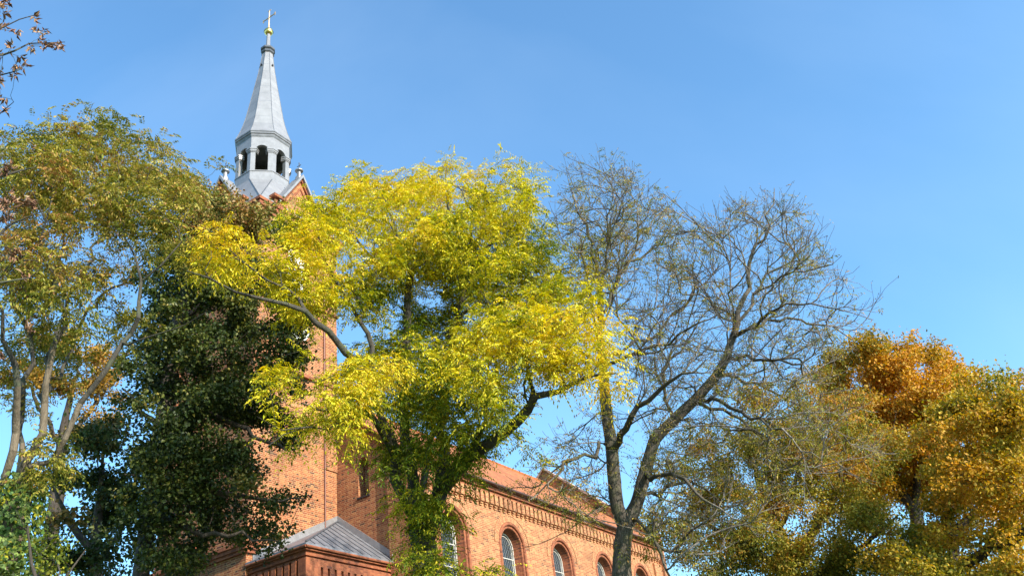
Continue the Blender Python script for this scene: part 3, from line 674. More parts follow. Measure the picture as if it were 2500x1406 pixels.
# ------------------------------------------------------------------ trees
RNG = np.random.default_rng(7)
def nz(v): return v / (np.linalg.norm(v, axis=-1, keepdims=True) + 1e-12)
class Tree:
    def __init__(s, seed): s.p = []; s.par = []; s.r = []; s.rng = np.random.default_rng(seed); s.d = []
    def add(s, p, par, r=0):
        s.p.append(np.array(p, float)); s.par.append(par); s.r.append(r)
        s.d.append(nz(s.p[-1] - s.p[par]) if par >= 0 else np.array([0, 0, 1.])); return len(s.p) - 1
    def nearest(s, q): return int(np.argmin(np.linalg.norm(np.array(s.p) - q, axis=1)))
    def limb(s, pts, attach=True, wig=.05, step=.28):
        """pts = [(px, py, D, width_px)] : Catmull-Rom through the traced points"""
        W_ = [at(a, b, c) for a, b, c, _ in pts]; R_ = [d / (2 * F_PX / depth(q)) for (_, _, _, d), q in zip(pts, W_)]
        if not s.p: par = s.add(W_[0], -1, R_[0])
        elif attach:
            par = s.nearest(W_[0])
        W2 = [2 * W_[0] - W_[1]] + W_ + [2 * W_[-1] - W_[-2]]
        for k in range(len(W_) - 1):
            p0, p1, p2, p3 = W2[k:k + 4]; n = max(1, int(np.linalg.norm(p2 - p1) / step))
            for i in range(1, n + 1):
                t = i / n; q = .5 * ((2 * p1) + (-p0 + p2) * t + (2 * p0 - 5 * p1 + 4 * p2 - p3) * t * t + (-p0 + 3 * p1 - 3 * p2 + p3) * t ** 3)
                par = s.add(q + s.rng.normal(0, wig, 3) * (R_[k] < .12), par, R_[k] * (1 - t) + R_[k + 1] * t)
        return par
    def base(s, x, y, D, wpx, flare=1.35):
        """trunk from the ground straight up to the first traced point"""
        q = at(x, y, D); r = wpx / (2 * F_PX / depth(q)); n = max(3, int(q[2] / .5)); par = -1
        for i in range(n + 1):
            t = i / n; par = s.add((q[0] + .25 * (1 - t) * s.rng.uniform(-1, 1) * 0, q[1], q[2] * t - .1 * (i == 0)), par, r * (1 + (flare - 1) * (1 - t) ** 3))
        return par
    def grow(s, pts, step=.22, bend=.45, back=1.1, up=.15, wig=.02, down=.25, jn=.012):
        """join every attractor to the branch it would most naturally spring from"""
        P = np.array(s.p); order = np.argsort([np.min(np.linalg.norm(P - a, axis=1)) for a in pts])
        cap = len(P) + 200000; n = len(P); PP = np.empty((cap, 3)); DD = np.empty((cap, 3)); PP[:n] = P; DD[:n] = np.array(s.d); tips = [None] * len(pts)
        for k in order:
            a = pts[k]; v = a - PP[:n]; d = np.linalg.norm(v, axis=1) + 1e-6
            c = np.einsum('ij,ij->i', v, DD[:n]) / d; cost = d * (1 + back * (1 - c)) + down * np.maximum(0, -v[:, 2])
            j = int(np.argmin(cost)); L = d[j]; m = max(2, int(L / step))
            p0 = PP[j]; c1 = p0 + DD[j] * L * bend + np.array([0, 0, up * L * .3]); par = j; off = s.rng.normal(0, 1, 3) * wig * L
            for i in range(1, m + 1):
                t = i / m; q = (1 - t) ** 2 * p0 + 2 * t * (1 - t) * c1 + t * t * a + off * math.sin(t * math.pi) + s.rng.normal(0, jn, 3)
                par = s.add(q, par); PP[n] = q; DD[n] = s.d[-1]; n += 1
            tips[k] = par
        return tips
    def radii(s, tip=.0035, e=2.75):
        n = len(s.p); acc = np.zeros(n); hasc = np.zeros(n, bool)
        R = np.zeros(n)
        for i in range(n - 1, -1, -1):
            r = max(tip, acc[i] ** (1 / e)) if hasc[i] else tip
            if s.r[i] > 0: r = max(s.r[i], tip)
            R[i] = r; p = s.par[i]
            if p >= 0: acc[p] += r ** e; hasc[p] = True
        # a procedural branch is never thicker than what carries it
        for i in range(n):
            p = s.par[i]
            if p >= 0 and R[i] > R[p]: R[i] = R[p] * .97
        s.R = R; return R
    def mesh(s, name, m, parent, sel=None):
        P = np.array(s.p); par = np.array(s.par); R = s.R; D = np.array(s.d)
        main = -np.ones(len(P), int); best = np.zeros(len(P))
        for i in range(len(P)):
            p = par[i]
            if p >= 0 and R[i] * (1 + .3 * (D[i] @ D[p])) > best[p]: best[p] = R[i] * (1 + .3 * (D[i] @ D[p])); main[p] = i
        FD = D.copy(); hm_ = main >= 0; FD[hm_] = nz(D[hm_] + D[main[hm_]])
        V, Fc, base = [], [], 0
        idx = np.arange(len(P)); ok = par >= 0
        if sel is not None: ok &= sel
        for lo, hi, ns_ in ((0, .009, 3), (.009, .03, 5), (.03, .09, 8), (.09, 9, 14)):
            i = idx[ok & (R >= lo) & (R < hi)]
            if not len(i): continue
            p = par[i]; ism = main[p] == i
            d0 = np.where(ism[:, None], FD[p], D[i]); r0 = np.where(ism, R[p], np.minimum(R[i] * 1.15, R[p])); d1 = FD[i]; r1 = R[i]
            ang = np.arange(ns_) * 2 * np.pi / ns_
            def ring(c, d, r):
                h = np.tile(np.array([.31, .94, .12]), (len(d), 1)); bad = np.abs(np.einsum('ij,ij->i', h, d)) > .93; h[bad] = [.9, -.1, .4]
                u = nz(np.cross(d, h)); v = np.cross(d, u)
                rr_ = r[:, None]
                if ns_ >= 8: rr_ = rr_ * (1 + .045 * np.sin(3 * ang[None] + 6 * c[:, 2:3] + 3 * c[:, :1]) + .035 * np.sin(5 * ang[None] - 11 * c[:, 2:3]) + .03 * np.sin(2 * ang[None] + 17 * c[:, 2:3] + 9 * c[:, 1:2]))
                else: rr_ = np.repeat(rr_, ns_, 1)
                return c[:, None] + rr_[:, :, None] * (np.cos(ang)[None, :, None] * u[:, None] + np.sin(ang)[None, :, None] * v[:, None])
            A, B = ring(P[p], d0, r0), ring(P[i], d1, r1)
            if ns_ >= 8:   # uneven bark
                A = A; B = B
            VV = np.concatenate([A, B], 1).reshape(-1, 3); b = base + np.arange(len(i)) * 2 * ns_
            k = np.arange(ns_); k2 = (k + 1) % ns_
            q = np.stack([b[:, None] + k, b[:, None] + k2, b[:, None] + ns_ + k2, b[:, None] + ns_ + k], -1).reshape(-1, 4)
            V.append(VV); Fc.append(q); base += len(VV)
        return raw_mesh(name, np.concatenate(V), np.concatenate(Fc), m, parent, True)
def raw_mesh(name, V, Fq, m, parent, smooth=False, col=None):
    me = bpy.data.meshes.new(name); k = Fq.shape[1]
    me.vertices.add(len(V)); me.vertices.foreach_set('co', np.ascontiguousarray(V, np.float32).ravel())
    me.loops.add(Fq.size); me.loops.foreach_set('vertex_index', np.ascontiguousarray(Fq, np.int32).ravel())
    me.polygons.add(len(Fq)); me.polygons.foreach_set('loop_start', np.arange(0, Fq.size, k, dtype=np.int32))
    if col is not None:
        a = me.color_attributes.new('leafcol', 'FLOAT_COLOR', 'POINT'); c4 = np.ones((len(V), 4), np.float32); c4[:, :3] = col
        a.data.foreach_set('color', c4.ravel())
    me.materials.append(m); me.update(calc_edges=True)
    if smooth: me.polygons.foreach_set('use_smooth', np.ones(len(Fq), bool))
    me.validate(); o = bpy.data.objects.new(name, me); COL.objects.link(o)
    if parent:
        o.parent = parent; o.location = tuple(-np.array(parent.location))
    return o

def blobs(rng, L, D0, Rd, dens, clump=5, jit=.28, holes=.55):
    """L = [(cx, cy, rx, ry, weight, *tone)] in photo pixels -> attractor points and their tone values"""
    P, T = [], []
    for e_ in L:
        cx_, cy_, rx, ry, w_ = e_[:5]; tone = e_[5] if len(e_) > 5 else 0.; Dm = e_[6] if len(e_) > 6 else 0.; rd = e_[7] if len(e_) > 7 else Rd
        D = D0 + Dm; mpp = depth(at(cx_, cy_, D)) / F_PX; area = math.pi * rx * ry * mpp * mpp; n = max(1, int(area * dens * w_)); nc = max(1, n // clump)
        t = rng.uniform(0, 2 * np.pi, nc); q = np.sqrt(rng.uniform(0, 1, nc)) * np.where(rng.uniform(0, 1, nc) < .12, 1.22, 1); dd = rng.uniform(-rd, rd, nc)
        C = [at(cx_ + rx * q[i] * math.cos(t[i]), cy_ + ry * q[i] * math.sin(t[i]), D + dd[i]) for i in range(nc)]
        tn = tone + rng.normal(0, .17, nc)
        for i in range(n):
            k = i % nc; P.append(C[k] + rng.normal(0, jit, 3) * [1, 1, .7]); T.append(tn[k])
    P, T = np.array(P), np.array(T)
    if holes:       # gaps between the sprays
        K = rng.normal(0, 1, (7, 3)); K = K / np.linalg.norm(K, axis=1, keepdims=True) * rng.uniform(2.2, 5.5, (7, 1)); ph = rng.uniform(0, 6.28, 7)
        v = np.sin(P @ K.T + ph).sum(1) / 2.2; keep = v > -holes + rng.normal(0, .15, len(v)); P, T = P[keep], T[keep]
    return P, T
LEAFK = .86
def pal(rng, tones, stops, jit=.12):
    """tone -> colour through a list of (tone, rgb) with per-leaf variation"""
    x = np.array([s_[0] for s_ in stops]); c = np.array([s_[1] for s_ in stops]) * LEAFK
    t = np.clip(tones + rng.normal(0, .19, len(tones)), x[0], x[-1])
    out = np.stack([np.interp(t, x, c[:, k]) for k in range(3)], -1)
    return np.clip(out * (1 + rng.normal(0, jit, (len(t), 1))) * (1 + rng.normal(0, .05, (len(t), 3))), .003, .95)
def leaf_quads(base, d, nrm, L, Wd, fold=.25, curl=.0):
    """diamond blades, two faces folded along the midrib"""
    s_ = nz(np.cross(d, nrm)); n2 = nz(np.cross(s_, d)); Lx = L[:, None]; Wx = Wd[:, None]
    a = base; m1 = base + d * Lx * .45 + s_ * Wx * .5 + n2 * Wx * fold; m2 = base + d * Lx * .45 - s_ * Wx * .5 + n2 * Wx * fold
    tip = base + d * Lx - n2 * Lx * curl; mid = base + d * Lx * .5
    V = np.stack([a, m1, tip, m2, mid], 1); return V
F5 = np.array([[0, 1, 4], [1, 2, 4], [2, 3, 4], [3, 0, 4]])
def leaf_mesh(name, base, d, nrm, L, Wd, col, m, parent, fold=.25, curl=.1):
    V = leaf_quads(base, d, nrm, L, Wd, fold, curl)[:, :4]; n = len(V)
    f1 = np.arange(n)[:, None, None] * 4 + np.array([[0, 1, 2], [0, 2, 3]])[None]
    # the fold: two triangles meeting on the midrib
    return raw_mesh(name, V.reshape(-1, 3), f1.reshape(-1, 3), m, parent, False, np.repeat(col, 4, 0))
def pinnate(rng, tips, dirs, tone, per, stops, m, parent, name='crown', L=(.28, .45), pairs=6, leaflet=(.09, .030), droop=.5, spread=.35, jitc=.1):
    """feathery compound leaves"""
    n = len(tips) * per; P = np.repeat(tips, per, 0); Dr = np.repeat(dirs, per, 0); T = np.repeat(tone, per)
    P = P + rng.normal(0, spread * .35, (n, 3)) - Dr * rng.uniform(0, .5, (n, 1)) * spread
    rd = nz(Dr * .5 + rng.normal(0, .75, (n, 3)) * [1, 1, .45] + [0, 0, -.05]); LL = rng.uniform(*L, n)
    up_ = nz(np.array([0, 0, 1.]) + rng.normal(0, .35, (n, 3))); side = nz(np.cross(rd, up_))
    K = 2 * pairs + 1; tt = np.array([(.2 + .8 * (k // 2) / pairs) for k in range(2 * pairs)] + [1.]); sg = np.array([1, -1] * pairs + [0])
    B = P[:, None] + rd[:, None] * (LL[:, None] * tt)[..., None] + np.array([0, 0, -1.]) * (LL[:, None] * droop * tt ** 2)[..., None] * .8
    tang = nz(rd[:, None] + np.array([0, 0, -1.]) * (droop * 1.6 * tt)[None, :, None])
    dl = nz(side[:, None] * sg[None, :, None] * .95 + tang * np.where(sg == 0, 1, .45)[None, :, None] + np.array([0, 0, -.35]) + rng.normal(0, .16, (n, K, 3)))
    nn = nz(up_[:, None] + rng.normal(0, .3, (n, K, 3)))
    tone_l = np.repeat(T + rng.normal(0, .10, n), K); col = pal(rng, tone_l, stops, jitc)
    sz = np.repeat(rng.uniform(.75, 1.2, n), K) * rng.uniform(.8, 1.15, n * K)
    return leaf_mesh(name, B.reshape(-1, 3), dl.reshape(-1, 3), nn.reshape(-1, 3), leaflet[0] * sz, leaflet[1] * sz, col, m, parent, .18, .12)
def simple_leaves(rng, tips, dirs, tone, per, stops, m, parent, name='crown', size=.085, asp=.75, spread=.30, droop=.35, jitc=.14, flat=.5, curl=.15):
    n = len(tips) * per; P = np.repeat(tips, per, 0) + rng.normal(0, spread * .6, (n, 3)) * [1, 1, .75]; Dr = np.repeat(dirs, per, 0)
    d = nz(Dr * .35 + rng.normal(0, .8, (n, 3)) + [0, 0, -droop]); nn = nz(np.array([0, 0, flat * 2]) + rng.normal(0, 1, (n, 3)))
    sz = size * rng.uniform(.65, 1.3, n); col = pal(rng, np.repeat(tone, per) + rng.normal(0, .08, n), stops, jitc)
    return leaf_mesh(name, P, d, nn, sz, sz * asp, col, m, parent, .15, curl)
def finish(tr, root, bark, twig=None, thr=.03):
    tr.radii(getattr(tr, 'tip', .0055), getattr(tr, 'e', 2.35))
    if twig is None: return tr.mesh('trunk', bark, root)
    big = tr.R >= thr; tr.mesh('trunk', bark, root, big)
    if (~big).any(): tr.mesh('branches', twig, root, ~big)
def tipdirs(tr, tips): return np.array([tr.p[i] for i in tips]), np.array([tr.d[i] for i in tips])
def px(L, D, f=1.0): return [(a, b, D + (c_[1] if len(c_) > 1 else 0), c_[0] * f) for a, b, *c_ in L]

TREES = []
# ---- 1. yellow feathery tree in the centre
D = 18; T = Tree(11); T.base(1035, 1330, D, 62)
T.limb(px([(1035, 1330, 60), (1012, 1260, 34), (1010, 1180, 28), (995, 1100, 26), (986, 1000, 24), (984, 900, 21), (990, 800, 19), (1001, 680, 17), (985, 602, 10), (960, 540, 6), (930, 470, 3)], D))
T.limb(px([(1000, 672, 12), (1045, 602, 10), (1082, 547, 8), (1092, 496, 5), (1090, 430, 3)], D))
T.limb(px([(1015, 1270, 30), (985, 1210, 27, -.3), (962, 1120, 25, -.6), (945, 1040, 22, -.8), (925, 980, 17, -1), (897, 857, 13, -1.2), (879, 792, 11, -1.2), (865, 755, 10, -1.2), (823, 690, 8, -1.4), (790, 620, 6, -1.5), (780, 540, 3, -1.5)], D))
T.limb(px([(930, 990, 17, -1), (880, 905, 17, -1.8), (842, 868, 17, -2.3), (796, 810, 16, -2.7), (742, 756, 13, -3), (689, 742, 11, -3.2), (639, 724, 9, -3.3), (575, 699, 7, -3.4), (511, 678, 5, -3.5), (470, 660, 3, -3.5)], D))
T.limb(px([(742, 756, 9, -3), (700, 700, 7, -3), (650, 680, 6, -3), (600, 640, 4, -3), (560, 600, 3, -3)], D))
T.limb(px([(962, 1110, 20, -.6), (915, 1030, 15, -1.5), (870, 1003, 11, -2.4), (810, 1000, 7, -3), (750, 985, 4, -3.5)], D))
T.limb(px([(870, 1003, 6, -2.4), (800, 1052, 5, -3), (745, 1046, 4.5, -3.4), (690, 1044, 3.5, -3.7), (630, 1031, 2.5, -4)], D)); T.limb(px([(745, 1046, 3, -3.4), (700, 1062, 2.5, -3.5), (650, 1085, 1.8, -3.6)], D))
T.limb(px([(1035, 1320, 48), (1058, 1260, 40, .2), (1075, 1195, 38, .2), (1085, 1100, 26, .5), (1083, 1000, 22, .8), (1090, 900, 19, 1), (1112, 790, 16, 1), (1141, 687, 13, 1), (1182, 610, 10, 1), (1228, 549, 7, 1), (1269, 495, 4, 1)], D))
T.limb(px([(1112, 790, 10, 1), (1192, 718, 9, 1.3), (1238, 697, 8, 1.5), (1320, 672, 6, 1.8), (1400, 640, 3, 2)], D))
T.limb(px([(1141, 687, 9, 1), (1150, 600, 8, .8), (1160, 540, 6, .6), (1130, 470, 3, .5)], D))
T.limb(px([(1072, 1200, 42, .1), (1105, 1160, 38, -.4), (1140, 1118, 34, -.9), (1180, 1092, 31, -1.3), (1235, 1052, 27, -1.8), (1285, 1008, 23, -2.2), (1310, 972, 19, -2.4), (1366, 948, 14, -2.6), (1440, 925, 9, -2.8), (1500, 905, 4, -2.9)], D))
T.limb(px([(1300, 985, 13, -2.3), (1290, 920, 10, -2.3), (1300, 860, 8, -2.2), (1330, 800, 5, -2.2), (1370, 750, 3, -2.2)], D))
T.limb(px([(1150, 1110, 15, -.9), (1180, 1030, 11, -1.4), (1200, 950, 8, -1.8), (1190, 880, 5, -2), (1170, 820, 3, -2)], D))
T.limb(px([(1001, 690, 9), (940, 660, 8, .3), (880, 600, 6, .4), (850, 530, 4, .5)], D))
T.limb(px([(1036, 1330, 26, .1), (1030, 1200, 19, 1.2), (1040, 1100, 16, 1.8), (1050, 1000, 11, 2), (1030, 880, 7, 2.1)], D))
YL = [(885, 475, 80, 45, 1, .95, 0, 1.6), (965, 470, 80, 62, 1, .95, .2), (1090, 462, 75, 62, 1, .9, .6), (1230, 470, 75, 62, 1, .8, 1), (1290, 500, 30, 40, .7, .75, 1), (1150, 540, 110, 60, 1, .75, .8),
      (818, 512, 62, 45, 1, .95, -1), (905, 560, 140, 65, 1, .85, 0), (720, 592, 85, 36, 1.2, 1, -2.6, .8), (610, 608, 80, 32, 1.3, 1, -3.2, .6), (530, 620, 50, 24, 1.2, 1, -3.4, .5), (650, 645, 110, 34, 1, .95, -3, .8), (492, 612, 20, 14, 1, 1, -3.4, .4),
      (1050, 600, 120, 75, .8, .65, .3), (1250, 590, 75, 75, .8, .4, 1.1), (1180, 660, 120, 75, .8, .3, 1), (1310, 670, 85, 65, .7, .45, 1.6), (1395, 640, 45, 45, .5, .55, 1.9, .8), (1000, 740, 130, 70, .55, .28), (820, 620, 80, 60, .7, .75, -1), (870, 690, 60, 50, .4, .5, -.8),
      (760, 690, 60, 30, .5, .7, -2.6, .8), (930, 640, 80, 60, .6, .6),
      (735, 918, 75, 38, 1.1, .95, -3, .8), (825, 958, 100, 70, 1.2, 1, -2.6, 1), (905, 915, 65, 60, .9, .75, -1.6), (862, 1012, 80, 38, .8, .6, -2.4, .8), (690, 955, 40, 18, 1, 1, -3.6, .4), (755, 1022, 55, 20, .6, .7, -3, .6),
      (1000, 890, 70, 80, .6, .15), (1085, 850, 80, 75, .7, .3), (1180, 850, 100, 75, 1, .75, -1.2), (1300, 800, 100, 68, 1.2, .95, -1.9, 1.1), (1395, 800, 75, 52, 1.1, 1, -2.2, 1), (1430, 862, 80, 45, 1.2, 1, -2.6, .8), (1520, 925, 26, 42, 1, .85, -2.9, .4), (1500, 875, 40, 25, 1, 1, -2.8, .5),
      (1325, 893, 105, 55, 1, .9, -2.2, 1), (1200, 945, 110, 60, .9, .65, -1.5), (1100, 975, 90, 75, .7, .3, -.3), (1000, 1050, 90, 60, .6, .12, 0), (1170, 1040, 70, 45, .6, .3, -1), (1290, 1050, 35, 22, .35, .3, -2, .4), (920, 1050, 50, 40, .5, .2, -1),
      (1150, 1175, 50, 40, .6, .08, -1, .6), (1175, 1215, 20, 22, .5, .15, -1, .4), (1075, 1280, 80, 70, 1, .06, -.8, .8), (1125, 1345, 55, 42, 1, .25, -1, .6), (1020, 1370, 70, 40, 1, .08, -.8, .8), (972, 1270, 24, 62, .8, .4, -.6, .4), (1175, 1365, 30, 25, .8, .6, -1.2, .4), (1060, 1190, 50, 40, .5, .05, -.5, .6), (1225, 1400, 14, 10, .4, .4, -1.4, .3),
      (1255, 1276, 10, 8, 1.5, .7, -1.6, .1), (735, 1058, 22, 14, .8, .9, -3, .3), (630, 1030, 10, 5, .5, .9, -3.2, .3)]
YL = [(e_[0], e_[1], e_[2] * 1.08, e_[3] * 1.06, e_[4] * ((1 if e_[1] > 1140 else 1.35) if e_[5] < .5 else 1.25 if e_[5] < .8 else .95), *e_[5:]) for e_ in YL]
YL += [(960, 840, 60, 60, .7, .2, .6), (950, 960, 40, 60, .6, .2, .4), (1050, 760, 70, 60, .9, .25, .5), (1250, 730, 70, 50, .8, .35, .8), (1330, 730, 80, 40, .7, .6, 0), (1420, 720, 70, 45, .6, .7, -.6), (1200, 780, 60, 40, .8, .4, .2), (1120, 700, 60, 50, .8, .3, .6),
       (745, 700, 60, 36, .7, .7, -2.4, .7), (770, 770, 40, 40, .35, .7, -2, .6), (780, 880, 40, 30, .8, .8, -2.4, .6), (1090, 930, 70, 60, .9, .25, 0), (1010, 960, 60, 60, .8, .12, .4), (1120, 1090, 80, 50, .9, .15, -.4), (1040, 1130, 60, 50, .8, .08, 0), (960, 1140, 30, 40, .5, .15, -.4)]
YL = [(*e_[:4], e_[4] * (1.15 if e_[1] > 1215 else .7 if e_[1] > 1040 and e_[5] < .5 else 1), e_[5] + (.13 if e_[5] < .5 else 0), *e_[6:]) for e_ in YL] + [(735, 545, 45, 26, 1, .95, -2, .6), (768, 492, 22, 22, 1, .95, -1.5, .4), (1000, 1100, 50, 40, .5, .3, -.6, .6), (1110, 1150, 50, 40, .6, .35, -1, .6), (1170, 1130, 40, 30, .6, .35, -1.4, .5), (930, 1100, 30, 30, .5, .25, -1, .4), (800, 560, 60, 36, 1, .9, -1.5, .8), (735, 735, 45, 28, 1, .75, -2.6, .6), (745, 790, 32, 28, .9, .8, -2.6, .5), (800, 720, 40, 40, .7, .7, -1.8, .7), (1000, 520, 90, 50, 1, .9, .3), (1130, 620, 90, 50, .8, .6, .4)]
P, tn = blobs(T.rng, YL, D, 2.3, 37, 6, .2, .7)
tips = T.grow(P, step=.2); root = empty('yellow_leaved_tree', (T.p[0][0], T.p[0][1], 0))
tag(root, 'feathery bright yellow and green tree standing before the church tower and nave', 'tree'); finish(T, root, BARK_DK, BARK_DK)
a, b = tipdirs(T, tips)
YEL = [(0, (.085, .14, .012)), (.25, (.17, .22, .018)), (.5, (.37, .36, .025)), (.75, (.66, .58, .035)), (1, (.92, .74, .05)), (1.5, (.78, .50, .05))]
pinnate(T.rng, a, b, tn, 8, YEL, LEAF, root, leaflet=(.088, .031))
TREES.append(root)

# ---- 2. nearly bare tree right of centre
D = 20.5; T = Tree(12); T.base(1517, 1400, D, 50)
T.limb(px([(1517, 1400, 50), (1520, 1330, 48), (1526, 1285, 56)], D, .9))
T.limb(px([(1524, 1288, 42), (1508, 1240, 38), (1500, 1180, 36), (1494, 1100, 34), (1480, 1000, 30), (1474, 920, 27), (1468, 840, 22), (1465, 760, 18), (1461, 700, 14), (1450, 620, 9), (1425, 540, 6), (1400, 470, 3)], D, .9))
T.limb(px([(1466, 790, 13), (1500, 700, 12, .4), (1545, 645, 10, .8), (1600, 600, 8, 1), (1650, 555, 5, 1.2), (1665, 520, 3, 1.2)], D, .68))
T.limb(px([(1463, 720, 10), (1480, 620, 9, -.5), (1495, 540, 7, -.7), (1505, 470, 5, -.8), (1492, 410, 3, -.8)], D, .68))
T.limb(px([(1545, 645, 7, .8), (1560, 560, 6, .5), (1545, 480, 4, .3), (1530, 430, 2, .3)], D, .68))
T.limb(px([(1500, 1100, 20), (1528, 1040, 18, -.8), (1560, 990, 15, -1.2), (1610, 950, 12, -1.6), (1660, 915, 8, -2), (1720, 890, 5, -2.2)], D, .9))
T.limb(px([(1495, 1090, 14), (1470, 1075, 14, -.3), (1446, 1113, 13, -.9), (1406, 1118, 12, -1.4), (1364, 1144, 10, -1.8), (1335, 1175, 7, -2), (1300, 1220, 4, -2.2)], D, .68))
T.limb(px([(1526, 1285, 46), (1552, 1235, 36, .1), (1576, 1150, 34, .2), (1600, 1072, 32, .2), (1640, 1030, 30, .2), (1690, 982, 28, .2), (1748, 919, 25, .2), (1772, 880, 23, .2), (1795, 825, 19, .2), (1803, 790, 17, .2), (1811, 763, 15, .2), (1819, 724, 13, .2), (1830, 677, 11, .2), (1837, 614, 9, .2), (1862, 570, 7, .2), (1885, 497, 4, .2), (1887, 462, 2, .2)], D, .9))
T.limb(px([(1803, 790, 12, .2), (1835, 740, 11, .6), (1850, 700, 10, .9), (1897, 657, 8, 1.2), (1952, 622, 6, 1.4), (1991, 552, 3, 1.5)], D, .68))
T.limb(px([(1845, 710, 8, .8), (1882, 690, 8, .4), (1936, 664, 7, 0), (2030, 653, 4, -.4), (2063, 628, 2, -.5)], D, .68))
T.limb(px([(1797, 815, 13, .2), (1850, 786, 11, -.4), (1905, 750, 9, -.9), (1952, 740, 7, -1.2), (2050, 759, 5, -1.6), (2128, 775, 2, -1.9)], D, .68))
T.limb(px([(1795, 825, 13, .2), (1874, 788, 11, .8), (1952, 782, 9, 1.4), (2030, 802, 6, 1.9), (2089, 833, 3, 2.2)], D, .68))
T.limb(px([(1770, 885, 14, .2), (1819, 872, 12, -.6), (1874, 876, 10, -1.2), (1952, 892, 7, -1.8), (2015, 930, 3, -2.2)], D, .68))
T.limb(px([(1795, 825, 9, .2), (1784, 782, 8, -.4), (1784, 724, 7, -.8), (1778, 669, 6, -1), (1780, 579, 4, -1.1), (1750, 520, 2, -1.2)], D, .68))
T.limb(px([(1474, 900, 14), (1535, 862, 13, -.6), (1600, 847, 11, -1.1), (1659, 823, 9, -1.5), (1700, 792, 7, -1.8), (1755, 760, 4, -2)], D, .68))
T.limb(px([(1470, 870, 12), (1530, 845, 12, .6), (1600, 814, 11, 1), (1640, 778, 9, 1.2), (1678, 739, 8, 1.4), (1710, 700, 6, 1.5), (1749, 669, 4, 1.6), (1740, 560, 2, 1.6)], D, .68))
T.limb(px([(1576, 1160, 18, .1), (1604, 1170, 16, -.6), (1636, 1156, 15, -1), (1668, 1170, 13, -1.5), (1716, 1216, 10, -2), (1755, 1240, 7, -2.4), (1820, 1270, 4, -2.8)], D, .68))
T.limb(px([(1564, 1210, 14, .1), (1604, 1205, 13, .6), (1650, 1176, 12, 1), (1700, 1185, 9, 1.5), (1760, 1230, 5, 2)], D, .68))
T.limb(px([(1700, 978, 17, .2), (1745, 982, 15, -.5), (1804, 1000, 13, -1.1), (1860, 1032, 10, -1.7), (1930, 1072, 7, -2.2), (2010, 1130, 3, -2.7)], D, .68))
T.limb(px([(1690, 990, 14, .2), (1760, 1000, 12, .8), (1830, 1045, 9, 1.3), (1900, 1110, 6, 1.7), (1960, 1170, 3, 2)], D, .68))
T.limb(px([(1748, 925, 13, .2), (1820, 930, 11, .8), (1900, 960, 8, 1.4), (1980, 1010, 5, 1.9), (2050, 1070, 2, 2.2)], D, .68))
T.limb(px([(1545, 1262, 14, .1), (1575, 1290, 13, -.5), (1604, 1332, 12, -.9), (1630, 1375, 10, -1.2), (1650, 1430, 8, -1.4)], D, .68))
T.limb(px([(1640, 1030, 13, .2), (1620, 960, 11, .7), (1625, 890, 8, 1), (1650, 830, 5, 1.2)], D, .68))
#          x    y    rx  ry  w  leafiness
BL = [(1395, 470, 40, 55, .9, .45), (1490, 440, 60, 40, 1, .3), (1535, 500, 60, 80, 1, .3), (1600, 520, 50, 60, 1, .6), (1450, 560, 95, 80, 1, .35), (1375, 575, 45, 60, .8, .5), (1680, 600, 45, 60, .8, .35), (1640, 620, 70, 60, 1, .45), (1550, 620, 80, 70, 1, .3), (1480, 700, 90, 70, .9, .45),
      (1735, 600, 45, 80, 1, .15), (1800, 560, 50, 70, 1, .15), (1880, 530, 55, 55, 1, .15), (1955, 570, 40, 50, .9, .2), (1900, 620, 95, 60, 1, .12), (2020, 640, 40, 35, .8, .2), (1985, 700, 85, 50, .8, .2), (2095, 745, 32, 38, .5, .15), (1700, 720, 110, 75, 1, .1), (1590, 760, 90, 80, 1, .15),
      (1620, 860, 100, 70, 1.1, .15), (1800, 720, 80, 60, 1, .1), (1820, 830, 100, 60, 1, .2), (1920, 790, 110, 55, 1, .2), (2040, 800, 85, 45, .8, .15), (1950, 870, 110, 55, 1, .3), (1700, 900, 110, 65, 1, .25), (1580, 950, 70, 70, .9, .35), (1840, 950, 110, 60, 1, .5), (1975, 980, 110, 75, 1, .6), (1660, 1030, 80, 60, .9, .5),
      (1780, 1060, 100, 55, 1, .8), (1900, 1080, 120, 70, 1, .8), (2050, 1100, 90, 80, .6, .7), (1410, 1085, 55, 40, .8, .7), (1360, 1175, 60, 50, .8, .9), (1440, 1190, 50, 60, .9, 1), (1290, 1180, 40, 35, .6, .9), (1440, 1260, 40, 40, 1, 1.2), (1480, 1060, 40, 70, .6, .9), (1610, 1130, 50, 50, .9, 1), (1640, 1260, 70, 60, 1.1, .9),
      (1700, 1150, 80, 60, 1, .7), (1720, 1300, 90, 80, .8, .9), (1560, 1330, 25, 40, .5, .8), (1530, 1350, 15, 20, .5, 1.5, -.6, .2), (1850, 1200, 110, 80, .6, .7), (1300, 1150, 30, 20, .3, .5), (1240, 1330, 12, 40, .15, .4)]
P, lf = blobs(T.rng, BL, D, 2.3, 46, 3, .24, 9); T.tip = .005; T.e = 2.5
tips = T.grow(P, step=.2, bend=.4, back=2.2, up=-.1, wig=.012, down=1.3, jn=.006)
